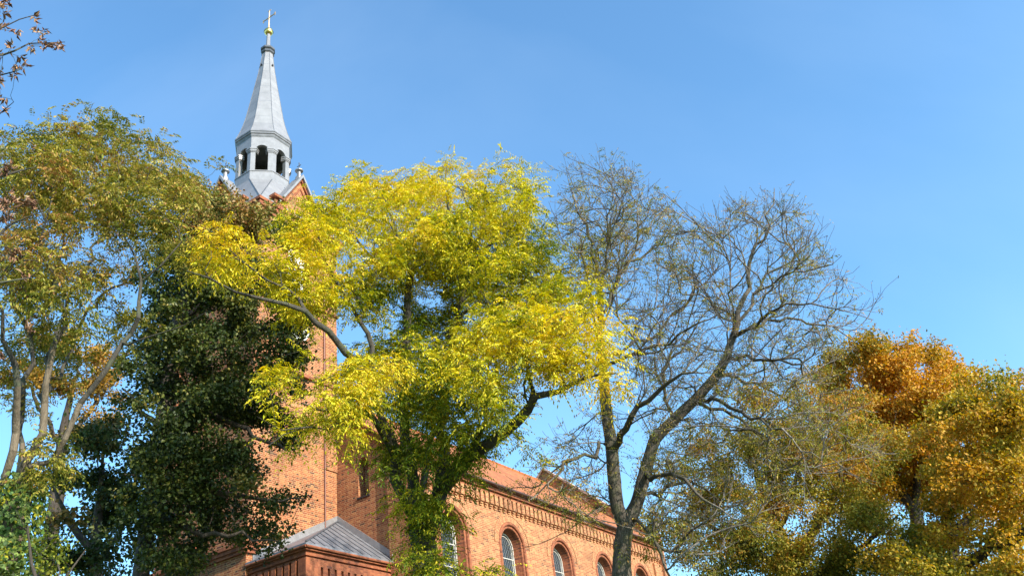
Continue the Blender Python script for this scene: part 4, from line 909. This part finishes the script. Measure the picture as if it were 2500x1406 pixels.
# curving side spurs on the twigs
rs = T.rng; n0 = len(T.p); extra = []
for i in rs.choice(np.arange(150, n0), min(9000, n0 - 150), replace=False):
    if T.r[i] > 0: continue
    d = nz(T.d[i] * 1.3 + rs.normal(0, .42, 3) + [0, 0, .25]); par = int(i); q = T.p[i]
    for k in range(rs.integers(2, 4)): d = nz(d + rs.normal(0, .07, 3) + [0, 0, .12]); q = q + d * rs.uniform(.09, .19); par = T.add(q, par)
    extra.append(par)
root = empty('bare_branched_tree', (T.p[0][0], T.p[0][1], 0))
tag(root, 'tall nearly bare grey tree with forked trunk in front of the nave windows', 'tree'); finish(T, root, BARK_GR, BARK_TW, .022)
a, b = tipdirs(T, tips); k = rs.uniform(0, 1, len(a)) < lf * 1.5 + .06
OLV = [(0, (.14, .17, .03)), (.4, (.34, .31, .05)), (.7, (.52, .40, .08)), (1, (.42, .24, .08))]
lfm = pinnate(rs, a[k], b[k], rs.uniform(0, .9, k.sum()), 4, OLV, LEAF, root, L=(.14, .26), pairs=3, leaflet=(.075, .024), droop=.6, spread=.3, jitc=.2)
# dry seed tufts at the twig ends
ex = np.array([T.p[i] for i in extra]); k = rs.uniform(0, 1, len(ex)) < .5; ex = ex[k]
simple_leaves(rs, ex, np.tile([0, 0, -1.], (len(ex), 1)), rs.uniform(.3, 1, len(ex)), 2, [(0, (.30, .28, .12)), (.5, (.36, .30, .15)), (1, (.24, .16, .12))], LEAFDRY, root, 'seed_tufts', .05, .45, .05, .6)
TREES.append(root)

# ---- 3. left many-stemmed tree
D = 16; T = Tree(13); T.base(48, 1200, D, 62)
def lt_(L): return px(L, D, .68)
T.limb(lt_([(46, 1200, 40), (16, 1165, 30, -.2), (19, 1112, 29, -.4), (32, 1016, 27, -.6), (39, 951, 23, -.8), (29, 887, 19, -1), (12, 835, 15, -1.2), (3, 758, 11, -1.4), (-10, 680, 7, -1.5), (20, 600, 4, -1.6)]))
T.limb(lt_([(46, 1190, 30, .1), (43, 1119, 20, .3), (49, 1048, 21, .4), (63, 964, 22, .4), (72, 887, 19, .4), (65, 790, 16, .4), (47, 750, 12, .4), (22, 690, 8, .3), (10, 600, 5, .3), (30, 520, 3, .3)]))
T.limb(lt_([(65, 800, 13, .4), (60, 720, 11, .8), (75, 640, 8, 1), (70, 540, 6, 1.2), (60, 450, 3, 1.3)]))
T.limb(lt_([(56, 1190, 36), (68, 1130, 28, -.4), (90, 1067, 27, -.6), (103, 990, 25, -.7), (122, 900, 21, -.8), (139, 790, 17, -.9), (148, 713, 15, -1), (150, 640, 11, -1), (160, 560, 8, -1), (200, 470, 5, -1), (225, 380, 3, -1)]))
T.limb(lt_([(122, 900, 15, -.8), (155, 784, 13, -.3), (174, 713, 12, 0), (213, 642, 10, .3), (258, 584, 8, .5), (284, 539, 6, .7), (330, 470, 4, .8), (360, 400, 2, .9)]))
T.limb(lt_([(103, 985, 15, -.7), (155, 887, 14, .4), (193, 822, 12, .7), (219, 758, 11, .9), (271, 706, 9, 1.2), (329, 661, 6, 1.5), (380, 590, 4, 1.7), (400, 500, 2, 1.8)]))
T.limb(lt_([(56, 1185, 30), (85, 1150, 22, -.5), (122, 1106, 23, -.8), (161, 1054, 23, -1), (200, 990, 23, -1.2), (258, 906, 21, -1.4), (296, 848, 17, -1.5), (333, 775, 15, -1.6), (338, 693, 11, -1.6), (329, 629, 8, -1.6), (300, 575, 6, -1.6), (280, 480, 4, -1.6), (300, 400, 2, -1.6)]))
T.limb(lt_([(338, 690, 8, -1.6), (387, 648, 7, -1.8), (440, 600, 5, -2), (450, 520, 3, -2)]))
T.limb(lt_([(296, 855, 9, -1.5), (348, 822, 7, -2), (412, 796, 5, -2.3), (490, 771, 2, -2.6)]))
T.limb(lt_([(148, 713, 9, -1), (110, 620, 8, -1.4), (100, 540, 6, -1.6), (90, 450, 4, -1.8), (110, 370, 2, -1.8)]))
LL_ = [(20, 345, 40, 40, .9, .5), (75, 365, 50, 35, 1, .5), (130, 360, 55, 40, 1.1, .55), (230, 330, 55, 50, 1.1, .55), (212, 283, 16, 18, 1, .5, 0, .5), (290, 320, 30, 30, .9, .5), (325, 375, 60, 48, 1, .55), (400, 425, 60, 45, 1.1, .55), (85, 435, 95, 50, 1.1, .55), (200, 430, 100, 55, 1.2, .6), (320, 460, 90, 55, 1.1, .5), (450, 460, 40, 50, 1, .5),
      (100, 530, 100, 60, .9, .7), (230, 540, 100, 50, .8, .55), (40, 700, 60, 70, .7, .8), (130, 760, 70, 60, .5, .5), (30, 850, 40, 60, .5, .6), (200, 640, 80, 60, .6, .6), (240, 800, 50, 60, .35, .4), (60, 980, 60, 50, .5, .5, 1), (370, 550, 70, 50, .8, .4), (430, 600, 45, 40, .6, .45), (250, 610, 90, 40, .35, .45), (60, 620, 60, 50, .4, .5), (150, 670, 90, 40, .25, .4), (300, 760, 30, 30, .5, .15, 1.5, .6), (340, 810, 30, 25, .4, .2), (100, 760, 70, 50, .25, .3),
      (130, 1125, 55, 30, 1.1, .35, -1, .5), (85, 1100, 30, 20, .7, .4, -.8, .4), (110, 1160, 50, 20, .7, .3, -1, .4), (140, 900, 60, 60, .2, .3, 1)]
LL_ = [(*e_[:4], e_[4] * (1.6 if 490 < e_[1] < 1000 else 1), *e_[5:]) for e_ in LL_]
P, tn = blobs(T.rng, LL_, D, 2.0, 42, 5, .22, .8)
tips = T.grow(P, step=.2); root = empty('many_stemmed_tree', (T.p[0][0], T.p[0][1], 0))
tag(root, 'olive feathery tree with several pale stems fanning up at the left', 'tree'); finish(T, root, BARK_TAN, BARK_DK, .045)
a, b = tipdirs(T, tips)
OLY = [(0, (.09, .12, .02)), (.3, (.22, .22, .035)), (.55, (.40, .35, .055)), (.8, (.52, .40, .09)), (1, (.44, .23, .08))]
pinnate(T.rng, a, b, tn + .03, 10, OLY, LEAF, root, L=(.2, .34), pairs=5, leaflet=(.08, .031), jitc=.16)
TREES.append(root)
# ivy climbing its foot
iv = empty('ivy', tuple(np.append(T.p[0][:2], 0))); tag(iv, 'light green ivy wrapped round the foot of the pale stemmed tree', 'ivy')
rs = np.random.default_rng(5); foot = T.p[0]; htop = at(48, 1185, D)[2]; n = 6500; zz = rs.uniform(0, 1, n) ** .75 * (htop + .1); th = rs.uniform(0, 2 * np.pi, n); rr = .33 + .12 * rs.uniform(0, 1, n) + .06 * np.sin(zz * 3 + th * 2)
B = np.stack([foot[0] + rr * np.cos(th), foot[1] + rr * np.sin(th), zz], -1); on = np.stack([np.cos(th), np.sin(th), .5 + 0 * th], -1)
leaf_mesh('ivy_leaves', B, nz(rs.normal(0, .4, (n, 3)) + [0, 0, -1.]), nz(on + rs.normal(0, .3, (n, 3))), rs.uniform(.06, .11, n), rs.uniform(.06, .1, n), pal(rs, rs.uniform(0, 1, n), [(0, (.06, .12, .025)), (.5, (.13, .21, .04)), (1, (.32, .38, .11))]), LEAF, iv, .1, .1)
st = Tree(3)
for k in range(5):
    par = st.add((foot[0] + .27 * math.cos(k * 1.3), foot[1] + .27 * math.sin(k * 1.3), 0), -1, .02)
    for j in range(1, 24): par = st.add((foot[0] + .29 * math.cos(k * 1.3 + .3 * math.sin(j * .5)), foot[1] + .29 * math.sin(k * 1.3 + .3 * math.sin(j * .5)), htop * j / 24), par, .018 - .0006 * j)
st.radii(); st.mesh('ivy_stems', BARK_DK, iv)

# ---- 4. dead-leaved chestnut reaching in from the left edge
D = 10.5; T = Tree(14); T.base(-330, 900, D, 90); fx_ = px
T.limb(fx_([(-330, 900, 70), (-300, 600, 55), (-260, 400, 40), (-220, 250, 30), (-180, 120, 18), (-150, 0, 10)], D))
T.limb(fx_([(-240, 330, 20), (-120, 200, 11), (-50, 150, 7), (5, 134, 5.5), (50, 135, 4.5), (90, 112, 3.5), (148, 104, 2)], D))
T.limb(fx_([(-50, 150, 5), (10, 70, 4, -.3), (45, 52, 3, -.3), (85, 44, 2, -.3)], D)); T.limb(fx_([(-100, 190, 6), (-20, 178, 4.5, -.6), (30, 178, 3.2, -.7), (62, 155, 2, -.8)], D))
T.limb(fx_([(-280, 520, 26), (-150, 480, 14), (-40, 450, 9), (40, 430, 5), (90, 410, 2.5)], D)); T.limb(fx_([(-290, 600, 26), (-150, 620, 14), (-40, 590, 9), (40, 550, 6), (110, 500, 3)], D)); T.limb(fx_([(-300, 700, 22), (-150, 740, 12), (-30, 700, 8), (60, 660, 4), (110, 640, 2)], D))
T.limb(fx_([(-60, 160, 5), (-50, 60, 4), (-15, 10, 3), (20, -30, 2)], D)); T.limb(fx_([(-180, 300, 8), (-80, 300, 6), (-10, 280, 4), (20, 262, 2)], D))
CL = [(15, 40, 20, 14, 1.3), (60, 130, 20, 12, 1.2), (135, 118, 10, 8, 2), (20, 130, 20, 14, 1), (75, 100, 20, 10, 1), (10, 10, 20, 14, 1.5), (5, 210, 12, 12, 1), (45, 165, 18, 10, 1), (8, 18, 22, 20, 1.4), (62, 42, 18, 8, 1), (25, 70, 22, 18, 1.2), (68, 75, 14, 14, 1), (112, 92, 12, 8, 1.6), (140, 105, 12, 12, 2.2), (86, 122, 18, 14, 1.5), (45, 82, 16, 16, 1.2), (8, 160, 20, 18, 1.3), (28, 185, 14, 6, 1.2), (55, 150, 16, 12, 1.2), (0, 240, 14, 26, 1), (16, 268, 10, 8, 1.2), (30, 110, 25, 14, .8), (110, 112, 16, 12, 1),
      (20, 430, 40, 25, .9), (40, 480, 55, 28, .9), (30, 540, 50, 40, .8), (90, 500, 40, 30, .6), (40, 620, 45, 35, .6), (20, 690, 30, 25, .6), (60, 800, 22, 15, .8), (10, 860, 25, 20, .5)]
P, tn = blobs(T.rng, CL, D, .5, 50, 2, .05, 0)
tips = T.grow(P, step=.1, bend=.3); root = empty('chestnut_tree', (T.p[0][0], T.p[0][1], 0))
tag(root, 'withered tree with curled brown leaves reaching in from the left edge', 'tree'); T.tip = .003; T.e = 2.8; finish(T, root, BARK_DK, BARK_DK)
a, b = tipdirs(T, tips); rs = T.rng; per = 13; n = len(a) * per
B = np.repeat(a, per, 0) + rs.normal(0, .02, (n, 3)); gd = np.repeat(nz(b + rs.normal(0, .5, b.shape)), per, 0)
d = nz(gd * .6 + rs.normal(0, .6, (n, 3)) + [0, 0, -.35]); c = pal(rs, rs.uniform(0, 1, n), [(0, (.15, .08, .05)), (.5, (.33, .17, .09)), (1, (.48, .30, .18))], .15); L_ = rs.uniform(.06, .115, n)
V1 = leaf_quads(B, d, nz(rs.normal(0, 1, (n, 3))), L_, L_ * .28, .35, .35)[:, :4]
f1 = np.arange(n)[:, None, None] * 4 + np.array([[0, 1, 2], [0, 2, 3]])[None]
raw_mesh('crown', V1.reshape(-1, 3), f1.reshape(-1, 3), LEAFDRY, root, False, np.repeat(c, 4, 0))
TREES.append(root)

# ---- 5. dark green linden beside the tower
D = 23; T = Tree(15); T.base(345, 1400, D, 40)
T.limb(px([(345, 1400, 40), (362, 1250, 36), (385, 1100, 33), (408, 950, 30), (430, 800, 30), (468, 650, 22), (505, 530, 11), (530, 460, 4)], D))
for L in ([(400, 1000, 20), (500, 1010, 16, -.8), (600, 1050, 11, -1.2), (700, 1095, 5, -1.6)], [(425, 850, 20), (540, 840, 16, .8), (650, 810, 10, .4), (740, 845, 4, 0)], [(380, 1150, 20), (480, 1180, 16, -1), (600, 1215, 10, -1.5), (680, 1225, 6, -1.8), (745, 1215, 3, -2)],
          [(370, 1230, 18), (470, 1300, 13, -1), (560, 1300, 9, -1.4), (690, 1325, 3, -1.8)], [(395, 1040, 14), (335, 990, 9, .4), (300, 950, 4, .5)], [(470, 650, 14), (560, 600, 10, .6), (640, 540, 5, .8)], [(440, 770, 14), (540, 720, 10, -.8), (650, 720, 6, -1.2)], [(460, 680, 12), (420, 620, 8, -.5), (410, 540, 4, -.6)], [(370, 1200, 12), (330, 1160, 8), (300, 1150, 4)]): T.limb(px(L, D))
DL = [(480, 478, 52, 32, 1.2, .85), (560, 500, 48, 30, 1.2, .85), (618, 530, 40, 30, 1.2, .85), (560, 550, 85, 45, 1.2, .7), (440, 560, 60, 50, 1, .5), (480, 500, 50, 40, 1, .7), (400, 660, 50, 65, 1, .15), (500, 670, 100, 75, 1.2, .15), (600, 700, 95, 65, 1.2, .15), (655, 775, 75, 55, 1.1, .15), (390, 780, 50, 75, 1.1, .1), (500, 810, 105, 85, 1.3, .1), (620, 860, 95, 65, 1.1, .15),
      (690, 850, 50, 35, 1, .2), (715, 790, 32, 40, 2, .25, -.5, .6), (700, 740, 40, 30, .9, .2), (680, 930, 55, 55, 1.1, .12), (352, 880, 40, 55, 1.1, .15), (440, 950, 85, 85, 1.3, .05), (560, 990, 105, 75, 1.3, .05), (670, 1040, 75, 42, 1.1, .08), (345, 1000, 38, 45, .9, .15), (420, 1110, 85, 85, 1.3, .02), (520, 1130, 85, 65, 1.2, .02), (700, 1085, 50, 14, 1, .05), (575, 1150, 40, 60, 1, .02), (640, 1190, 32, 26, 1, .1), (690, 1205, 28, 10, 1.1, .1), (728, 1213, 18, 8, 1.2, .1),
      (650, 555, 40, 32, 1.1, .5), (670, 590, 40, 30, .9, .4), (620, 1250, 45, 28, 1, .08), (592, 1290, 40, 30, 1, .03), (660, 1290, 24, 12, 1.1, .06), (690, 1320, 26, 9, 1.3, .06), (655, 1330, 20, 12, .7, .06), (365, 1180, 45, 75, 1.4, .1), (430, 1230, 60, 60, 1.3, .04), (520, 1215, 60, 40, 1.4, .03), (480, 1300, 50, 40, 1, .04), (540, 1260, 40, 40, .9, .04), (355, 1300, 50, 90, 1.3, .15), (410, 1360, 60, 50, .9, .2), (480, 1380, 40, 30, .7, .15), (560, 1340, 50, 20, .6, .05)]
P, tn = blobs(T.rng, DL, D, 1.9, 36, 6, .17, .62)
tips = T.grow(P, step=.22); root = empty('linden_tree', (T.p[0][0], T.p[0][1], 0))
tag(root, 'dense dark green tree with browned top, covering the left of the church tower', 'tree'); finish(T, root, BARK_BK, BARK_BK)
a, b = tipdirs(T, tips)
DKG = [(0, (.036, .058, .012)), (.3, (.095, .12, .022)), (.6, (.20, .19, .035)), (.85, (.36, .26, .07)), (1, (.38, .19, .06))]  # dark foliage green, with the shade on the lower crown put into it
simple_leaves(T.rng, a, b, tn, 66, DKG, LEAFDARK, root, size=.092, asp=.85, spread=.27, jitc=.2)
TREES.append(root)

# ---- 6. the trees further back and to the right
def back_tree(name, label, seed, D, trunk, limbs, L, stops, boost=0, clump=9, per=24, size=.09, dens=12, bark=BARK_BK, rd=2.2, group=None, leafm=None, asp=.7, spread=.32, thr=.03, jit=.3, jitc=.16):
    T = Tree(seed); T.base(*trunk[:2], D, trunk[2])
    for l in limbs: T.limb(px(l, D))
    L = [(*e_[:5], e_[5] + boost, *e_[6:]) for e_ in L]; P, tn = blobs(T.rng, L, D, rd, dens * 2.5, clump, jit * .75, .75); tips = T.grow(P, step=.28)
    root = empty(name, (T.p[0][0], T.p[0][1], 0)); tag(root, label, 'tree', group); finish(T, root, bark, bark, thr)
    a, b = tipdirs(T, tips); simple_leaves(T.rng, a, b, tn, int(per * 2.7), stops, leafm or LEAF, root, size=size, asp=asp, spread=spread, jitc=jitc); TREES.append(root); return root
ORG = [(0, (.12, .13, .02)), (.3, (.28, .23, .03)), (.6, (.52, .32, .04)), (1, (.70, .34, .04))]
back_tree('oak_tree', 'orange leaved tree at the right, behind the golden one', 21, 31, (2240, 1330, 40),
    [[(2240, 1330, 36), (2236, 1252, 30), (2204, 1204, 20), (2180, 1150, 14), (2148, 1080, 8), (2120, 980, 4)], [(2236, 1252, 20), (2240, 1160, 16), (2262, 1110, 13), (2268, 1040, 9), (2262, 950, 4)], [(2225, 1230, 14), (2180, 1204, 12), (2140, 1150, 9), (2090, 1090, 4)], [(2262, 1110, 10), (2300, 1050, 8), (2320, 980, 4)], [(2148, 1080, 7), (2080, 960, 5), (2060, 890, 3)]],
    [(2095, 865, 60, 30, 1, .2), (2045, 880, 40, 30, .8, .2), (2150, 855, 45, 25, 1, .3), (2225, 865, 50, 32, 1.2, .8), (2275, 885, 35, 35, 1.1, .85), (2100, 930, 80, 45, 1, .6), (2200, 950, 105, 65, 1.3, .85), (2290, 960, 60, 60, 1.1, .75), (2105, 1020, 75, 45, 1.2, .8), (2050, 1010, 50, 50, .9, .5), (2040, 940, 50, 40, .8, .4), (2150, 1080, 80, 55, 1.3, .9), (2250, 1050, 85, 70, 1.3, .85), (2200, 1140, 80, 60, 1.2, .65), (2275, 1210, 40, 45, 1.2, .9), (2270, 1130, 50, 50, 1, .6), (2150, 1210, 60, 50, .8, .45), (2040, 1090, 60, 60, .9, .5), (2330, 1030, 60, 80, 1, .65), (2330, 1150, 50, 60, .9, .6), (2080, 1160, 60, 50, .8, .5)],
    ORG, boost=.12, clump=8, per=40, size=.095, dens=13, spread=.27, jit=.36, thr=.04)
GLD = [(0, (.13, .15, .02)), (.3, (.32, .27, .03)), (.6, (.54, .37, .04)), (1, (.68, .36, .04))]
back_tree('golden_oak', 'golden yellow tree with dark rising limbs at the right edge', 22, 24, (2300, 1520, 60),
    [[(2300, 1520, 55), (2320, 1440, 34), (2344, 1388, 26), (2400, 1352, 24, -.5), (2450, 1330, 22, -.8), (2520, 1290, 18, -1.2), (2600, 1240, 10, -1.5)], [(2310, 1480, 34), (2330, 1350, 24, .4), (2346, 1288, 22, .5), (2400, 1232, 18, .6), (2455, 1165, 14, .7), (2510, 1120, 10, .8), (2560, 1060, 5, .8)], [(2400, 1232, 10, .6), (2410, 1160, 9, 1), (2440, 1080, 6, 1.2), (2430, 1000, 3, 1.3)], [(2330, 1350, 14, .4), (2300, 1290, 11, 1), (2330, 1200, 9, 1.4), (2370, 1100, 6, 1.6), (2370, 1000, 3, 1.6)], [(2300, 1500, 22), (2230, 1400, 14, -.5), (2170, 1360, 7, -.8)]],
    [(2335, 955, 30, 30, 1, .5), (2380, 955, 38, 35, 1.1, .55), (2420, 975, 55, 50, 1.2, .5), (2470, 1040, 55, 60, 1.3, .6), (2500, 1000, 30, 45, 1, .55), (2360, 1040, 65, 50, 1.2, .75), (2430, 1110, 90, 60, 1.3, .75), (2340, 1130, 60, 55, 1.2, .8), (2500, 1180, 50, 70, 1.2, .7), (2370, 1190, 60, 50, 1, .75), (2450, 1260, 80, 55, 1.1, .65), (2320, 1320, 60, 35, 1, .5), (2260, 1360, 60, 40, 1.1, .3), (2200, 1330, 50, 50, 1, .25), (2470, 1370, 60, 35, 1, .4), (2360, 1400, 90, 35, 1.2, .4), (2240, 1400, 70, 35, 1, .3), (2260, 1320, 60, 40, 1, .4), (2440, 1330, 70, 40, 1, .6), (2480, 1400, 50, 30, 1.1, .5), (2310, 1230, 50, 40, .9, .5), (2290, 1250, 45, 35, .8, .3)],
    GLD, boost=.12, clump=8, per=38, size=.082, dens=15, spread=.25, jit=.34)
MIX = [(0, (.07, .09, .015)), (.3, (.22, .22, .03)), (.6, (.42, .35, .05)), (.85, (.50, .33, .05)), (1, (.52, .25, .04))]
back_tree('bushy_tree', 'bushy olive green tree below the drooping bare twigs, right of the nave', 23, 26, (1930, 1460, 50),
    [[(1930, 1460, 46), (1925, 1380, 36), (1900, 1290, 26), (1860, 1200, 18), (1830, 1120, 8)], [(1925, 1380, 26), (1990, 1290, 20), (2040, 1200, 14), (2060, 1110, 6)], [(1925, 1400, 22), (1830, 1340, 16), (1740, 1290, 10), (1690, 1230, 5)], [(1940, 1420, 20), (2060, 1360, 15), (2150, 1300, 9), (2180, 1260, 4)], [(1900, 1290, 14), (1940, 1180, 10), (1960, 1060, 5)]],
    [(1700, 1260, 55, 60, 1.1, .45), (1660, 1330, 50, 60, 1, .3), (1750, 1180, 60, 60, 1, .45), (1800, 1260, 90, 80, 1.2, .4), (1850, 1130, 70, 50, 1, .5), (1930, 1180, 100, 70, 1.1, .5), (1950, 1070, 70, 50, .8, .4), (2030, 1060, 60, 50, .8, .45), (1900, 1290, 100, 70, 1.2, .5), (2020, 1250, 90, 80, 1.1, .5), (2080, 1160, 80, 70, 1.1, .5), (1830, 1370, 110, 50, 1.1, .2), (1980, 1370, 90, 50, 1.1, .3), (2100, 1320, 90, 80, 1.2, .35), (2150, 1260, 60, 50, 1, .4), (2080, 1400, 110, 30, 1, .3), (1740, 1400, 60, 30, 1, .1), (1980, 970, 70, 45, .8, .6), (1880, 1010, 70, 50, .8, .55), (2060, 990, 60, 45, .9, .7), (1820, 1070, 60, 45, .8, .5), (1720, 1120, 60, 45, .6, .45), (1640, 1180, 50, 45, .6, .4), (2130, 1090, 60, 50, .8, .65), (1990, 1120, 80, 50, 1, .75), (1630, 1260, 30, 40, .6, .3)],
    MIX, boost=.14, per=34, size=.085, dens=12, spread=.27, jitc=.22, asp=.55)
MPL = [(0, (.10, .11, .02)), (.4, (.26, .19, .035)), (1, (.48, .26, .05))]
back_tree('maple_tree', 'orange brown tree far behind the pale stems at the left', 24, 36, (140, 1200, 34),
    [[(140, 1200, 30), (150, 1080, 22), (170, 980, 14), (200, 880, 6)], [(150, 1080, 14), (220, 1010, 9), (260, 930, 4)], [(150, 1090, 12), (90, 980, 9), (60, 900, 4)]],
    [(195, 825, 60, 28, 1, .85), (255, 870, 40, 45, 1, .95), (210, 900, 55, 45, .8, .8), (265, 950, 35, 40, .9, .9), (220, 985, 50, 35, .8, .7), (275, 1005, 35, 14, .9, .8), (130, 870, 50, 50, .6, .6), (150, 960, 45, 45, .5, .5), (60, 860, 45, 40, .6, .7), (90, 940, 40, 50, .5, .4), (190, 1050, 70, 24, 1, .5), (20, 930, 30, 60, .6, .3)],
    MPL, per=22, size=.12, dens=8, thr=.04)
GRB = [(0, (.025, .05, .014)), (.4, (.07, .10, .025)), (.75, (.17, .14, .04)), (1, (.28, .17, .05))]
back_tree('hornbeam_tree', 'patchy green and brown tree low between the pale stems and the dark tree', 25, 29, (235, 1460, 40),
    [[(235, 1460, 38), (230, 1350, 28), (240, 1250, 20), (250, 1150, 10), (255, 1080, 4)], [(230, 1350, 20), (160, 1260, 14), (130, 1170, 6)], [(235, 1380, 16), (300, 1280, 12), (320, 1180, 6)]],
    [(190, 1110, 60, 40, 1, .7), (270, 1090, 50, 35, .9, .4), (330, 1110, 35, 50, .9, .1), (200, 1190, 70, 45, 1, .65), (290, 1170, 50, 40, .7, .5), (330, 1230, 45, 40, .7, .15), (220, 1280, 80, 45, 1, .3), (300, 1330, 60, 50, .9, .2), (180, 1350, 70, 45, 1.1, .25), (250, 1395, 70, 25, 1, .3), (280, 1250, 50, 30, .6, .2), (150, 1220, 40, 60, .8, .5), (345, 960, 20, 20, .5, .2), (250, 1050, 60, 20, .6, .6)],
    GRB, per=20, size=.12, dens=9, thr=.04, jitc=.22, asp=.8)
BRT = [(0, (.04, .065, .01)), (.5, (.15, .18, .02)), (1, (.50, .44, .04))]
back_tree('young_green_tree', 'young bright green leafy tree at the bottom left, around the ivy', 26, 14.6, (110, 1560, 16),
    [[(110, 1560, 14), (100, 1450, 11), (90, 1360, 8), (70, 1290, 4)], [(105, 1500, 9), (160, 1400, 6), (190, 1360, 3)], [(105, 1500, 8), (40, 1420, 6), (10, 1350, 3)]],
    [(5, 1195, 12, 10, 1, .95), (5, 1240, 10, 14, 1, .95), (150, 1300, 24, 30, .6, .6), (92, 1258, 14, 14, .8, .9), (5, 1370, 10, 30, .6, .45), (125, 1380, 32, 24, .9, .4), (170, 1390, 45, 18, .9, .4), (30, 1400, 60, 20, 1.2, .4), (160, 1330, 40, 20, .6, .4)],
    BRT, per=22, size=.06, dens=26, rd=.9, spread=.2, jit=.16)
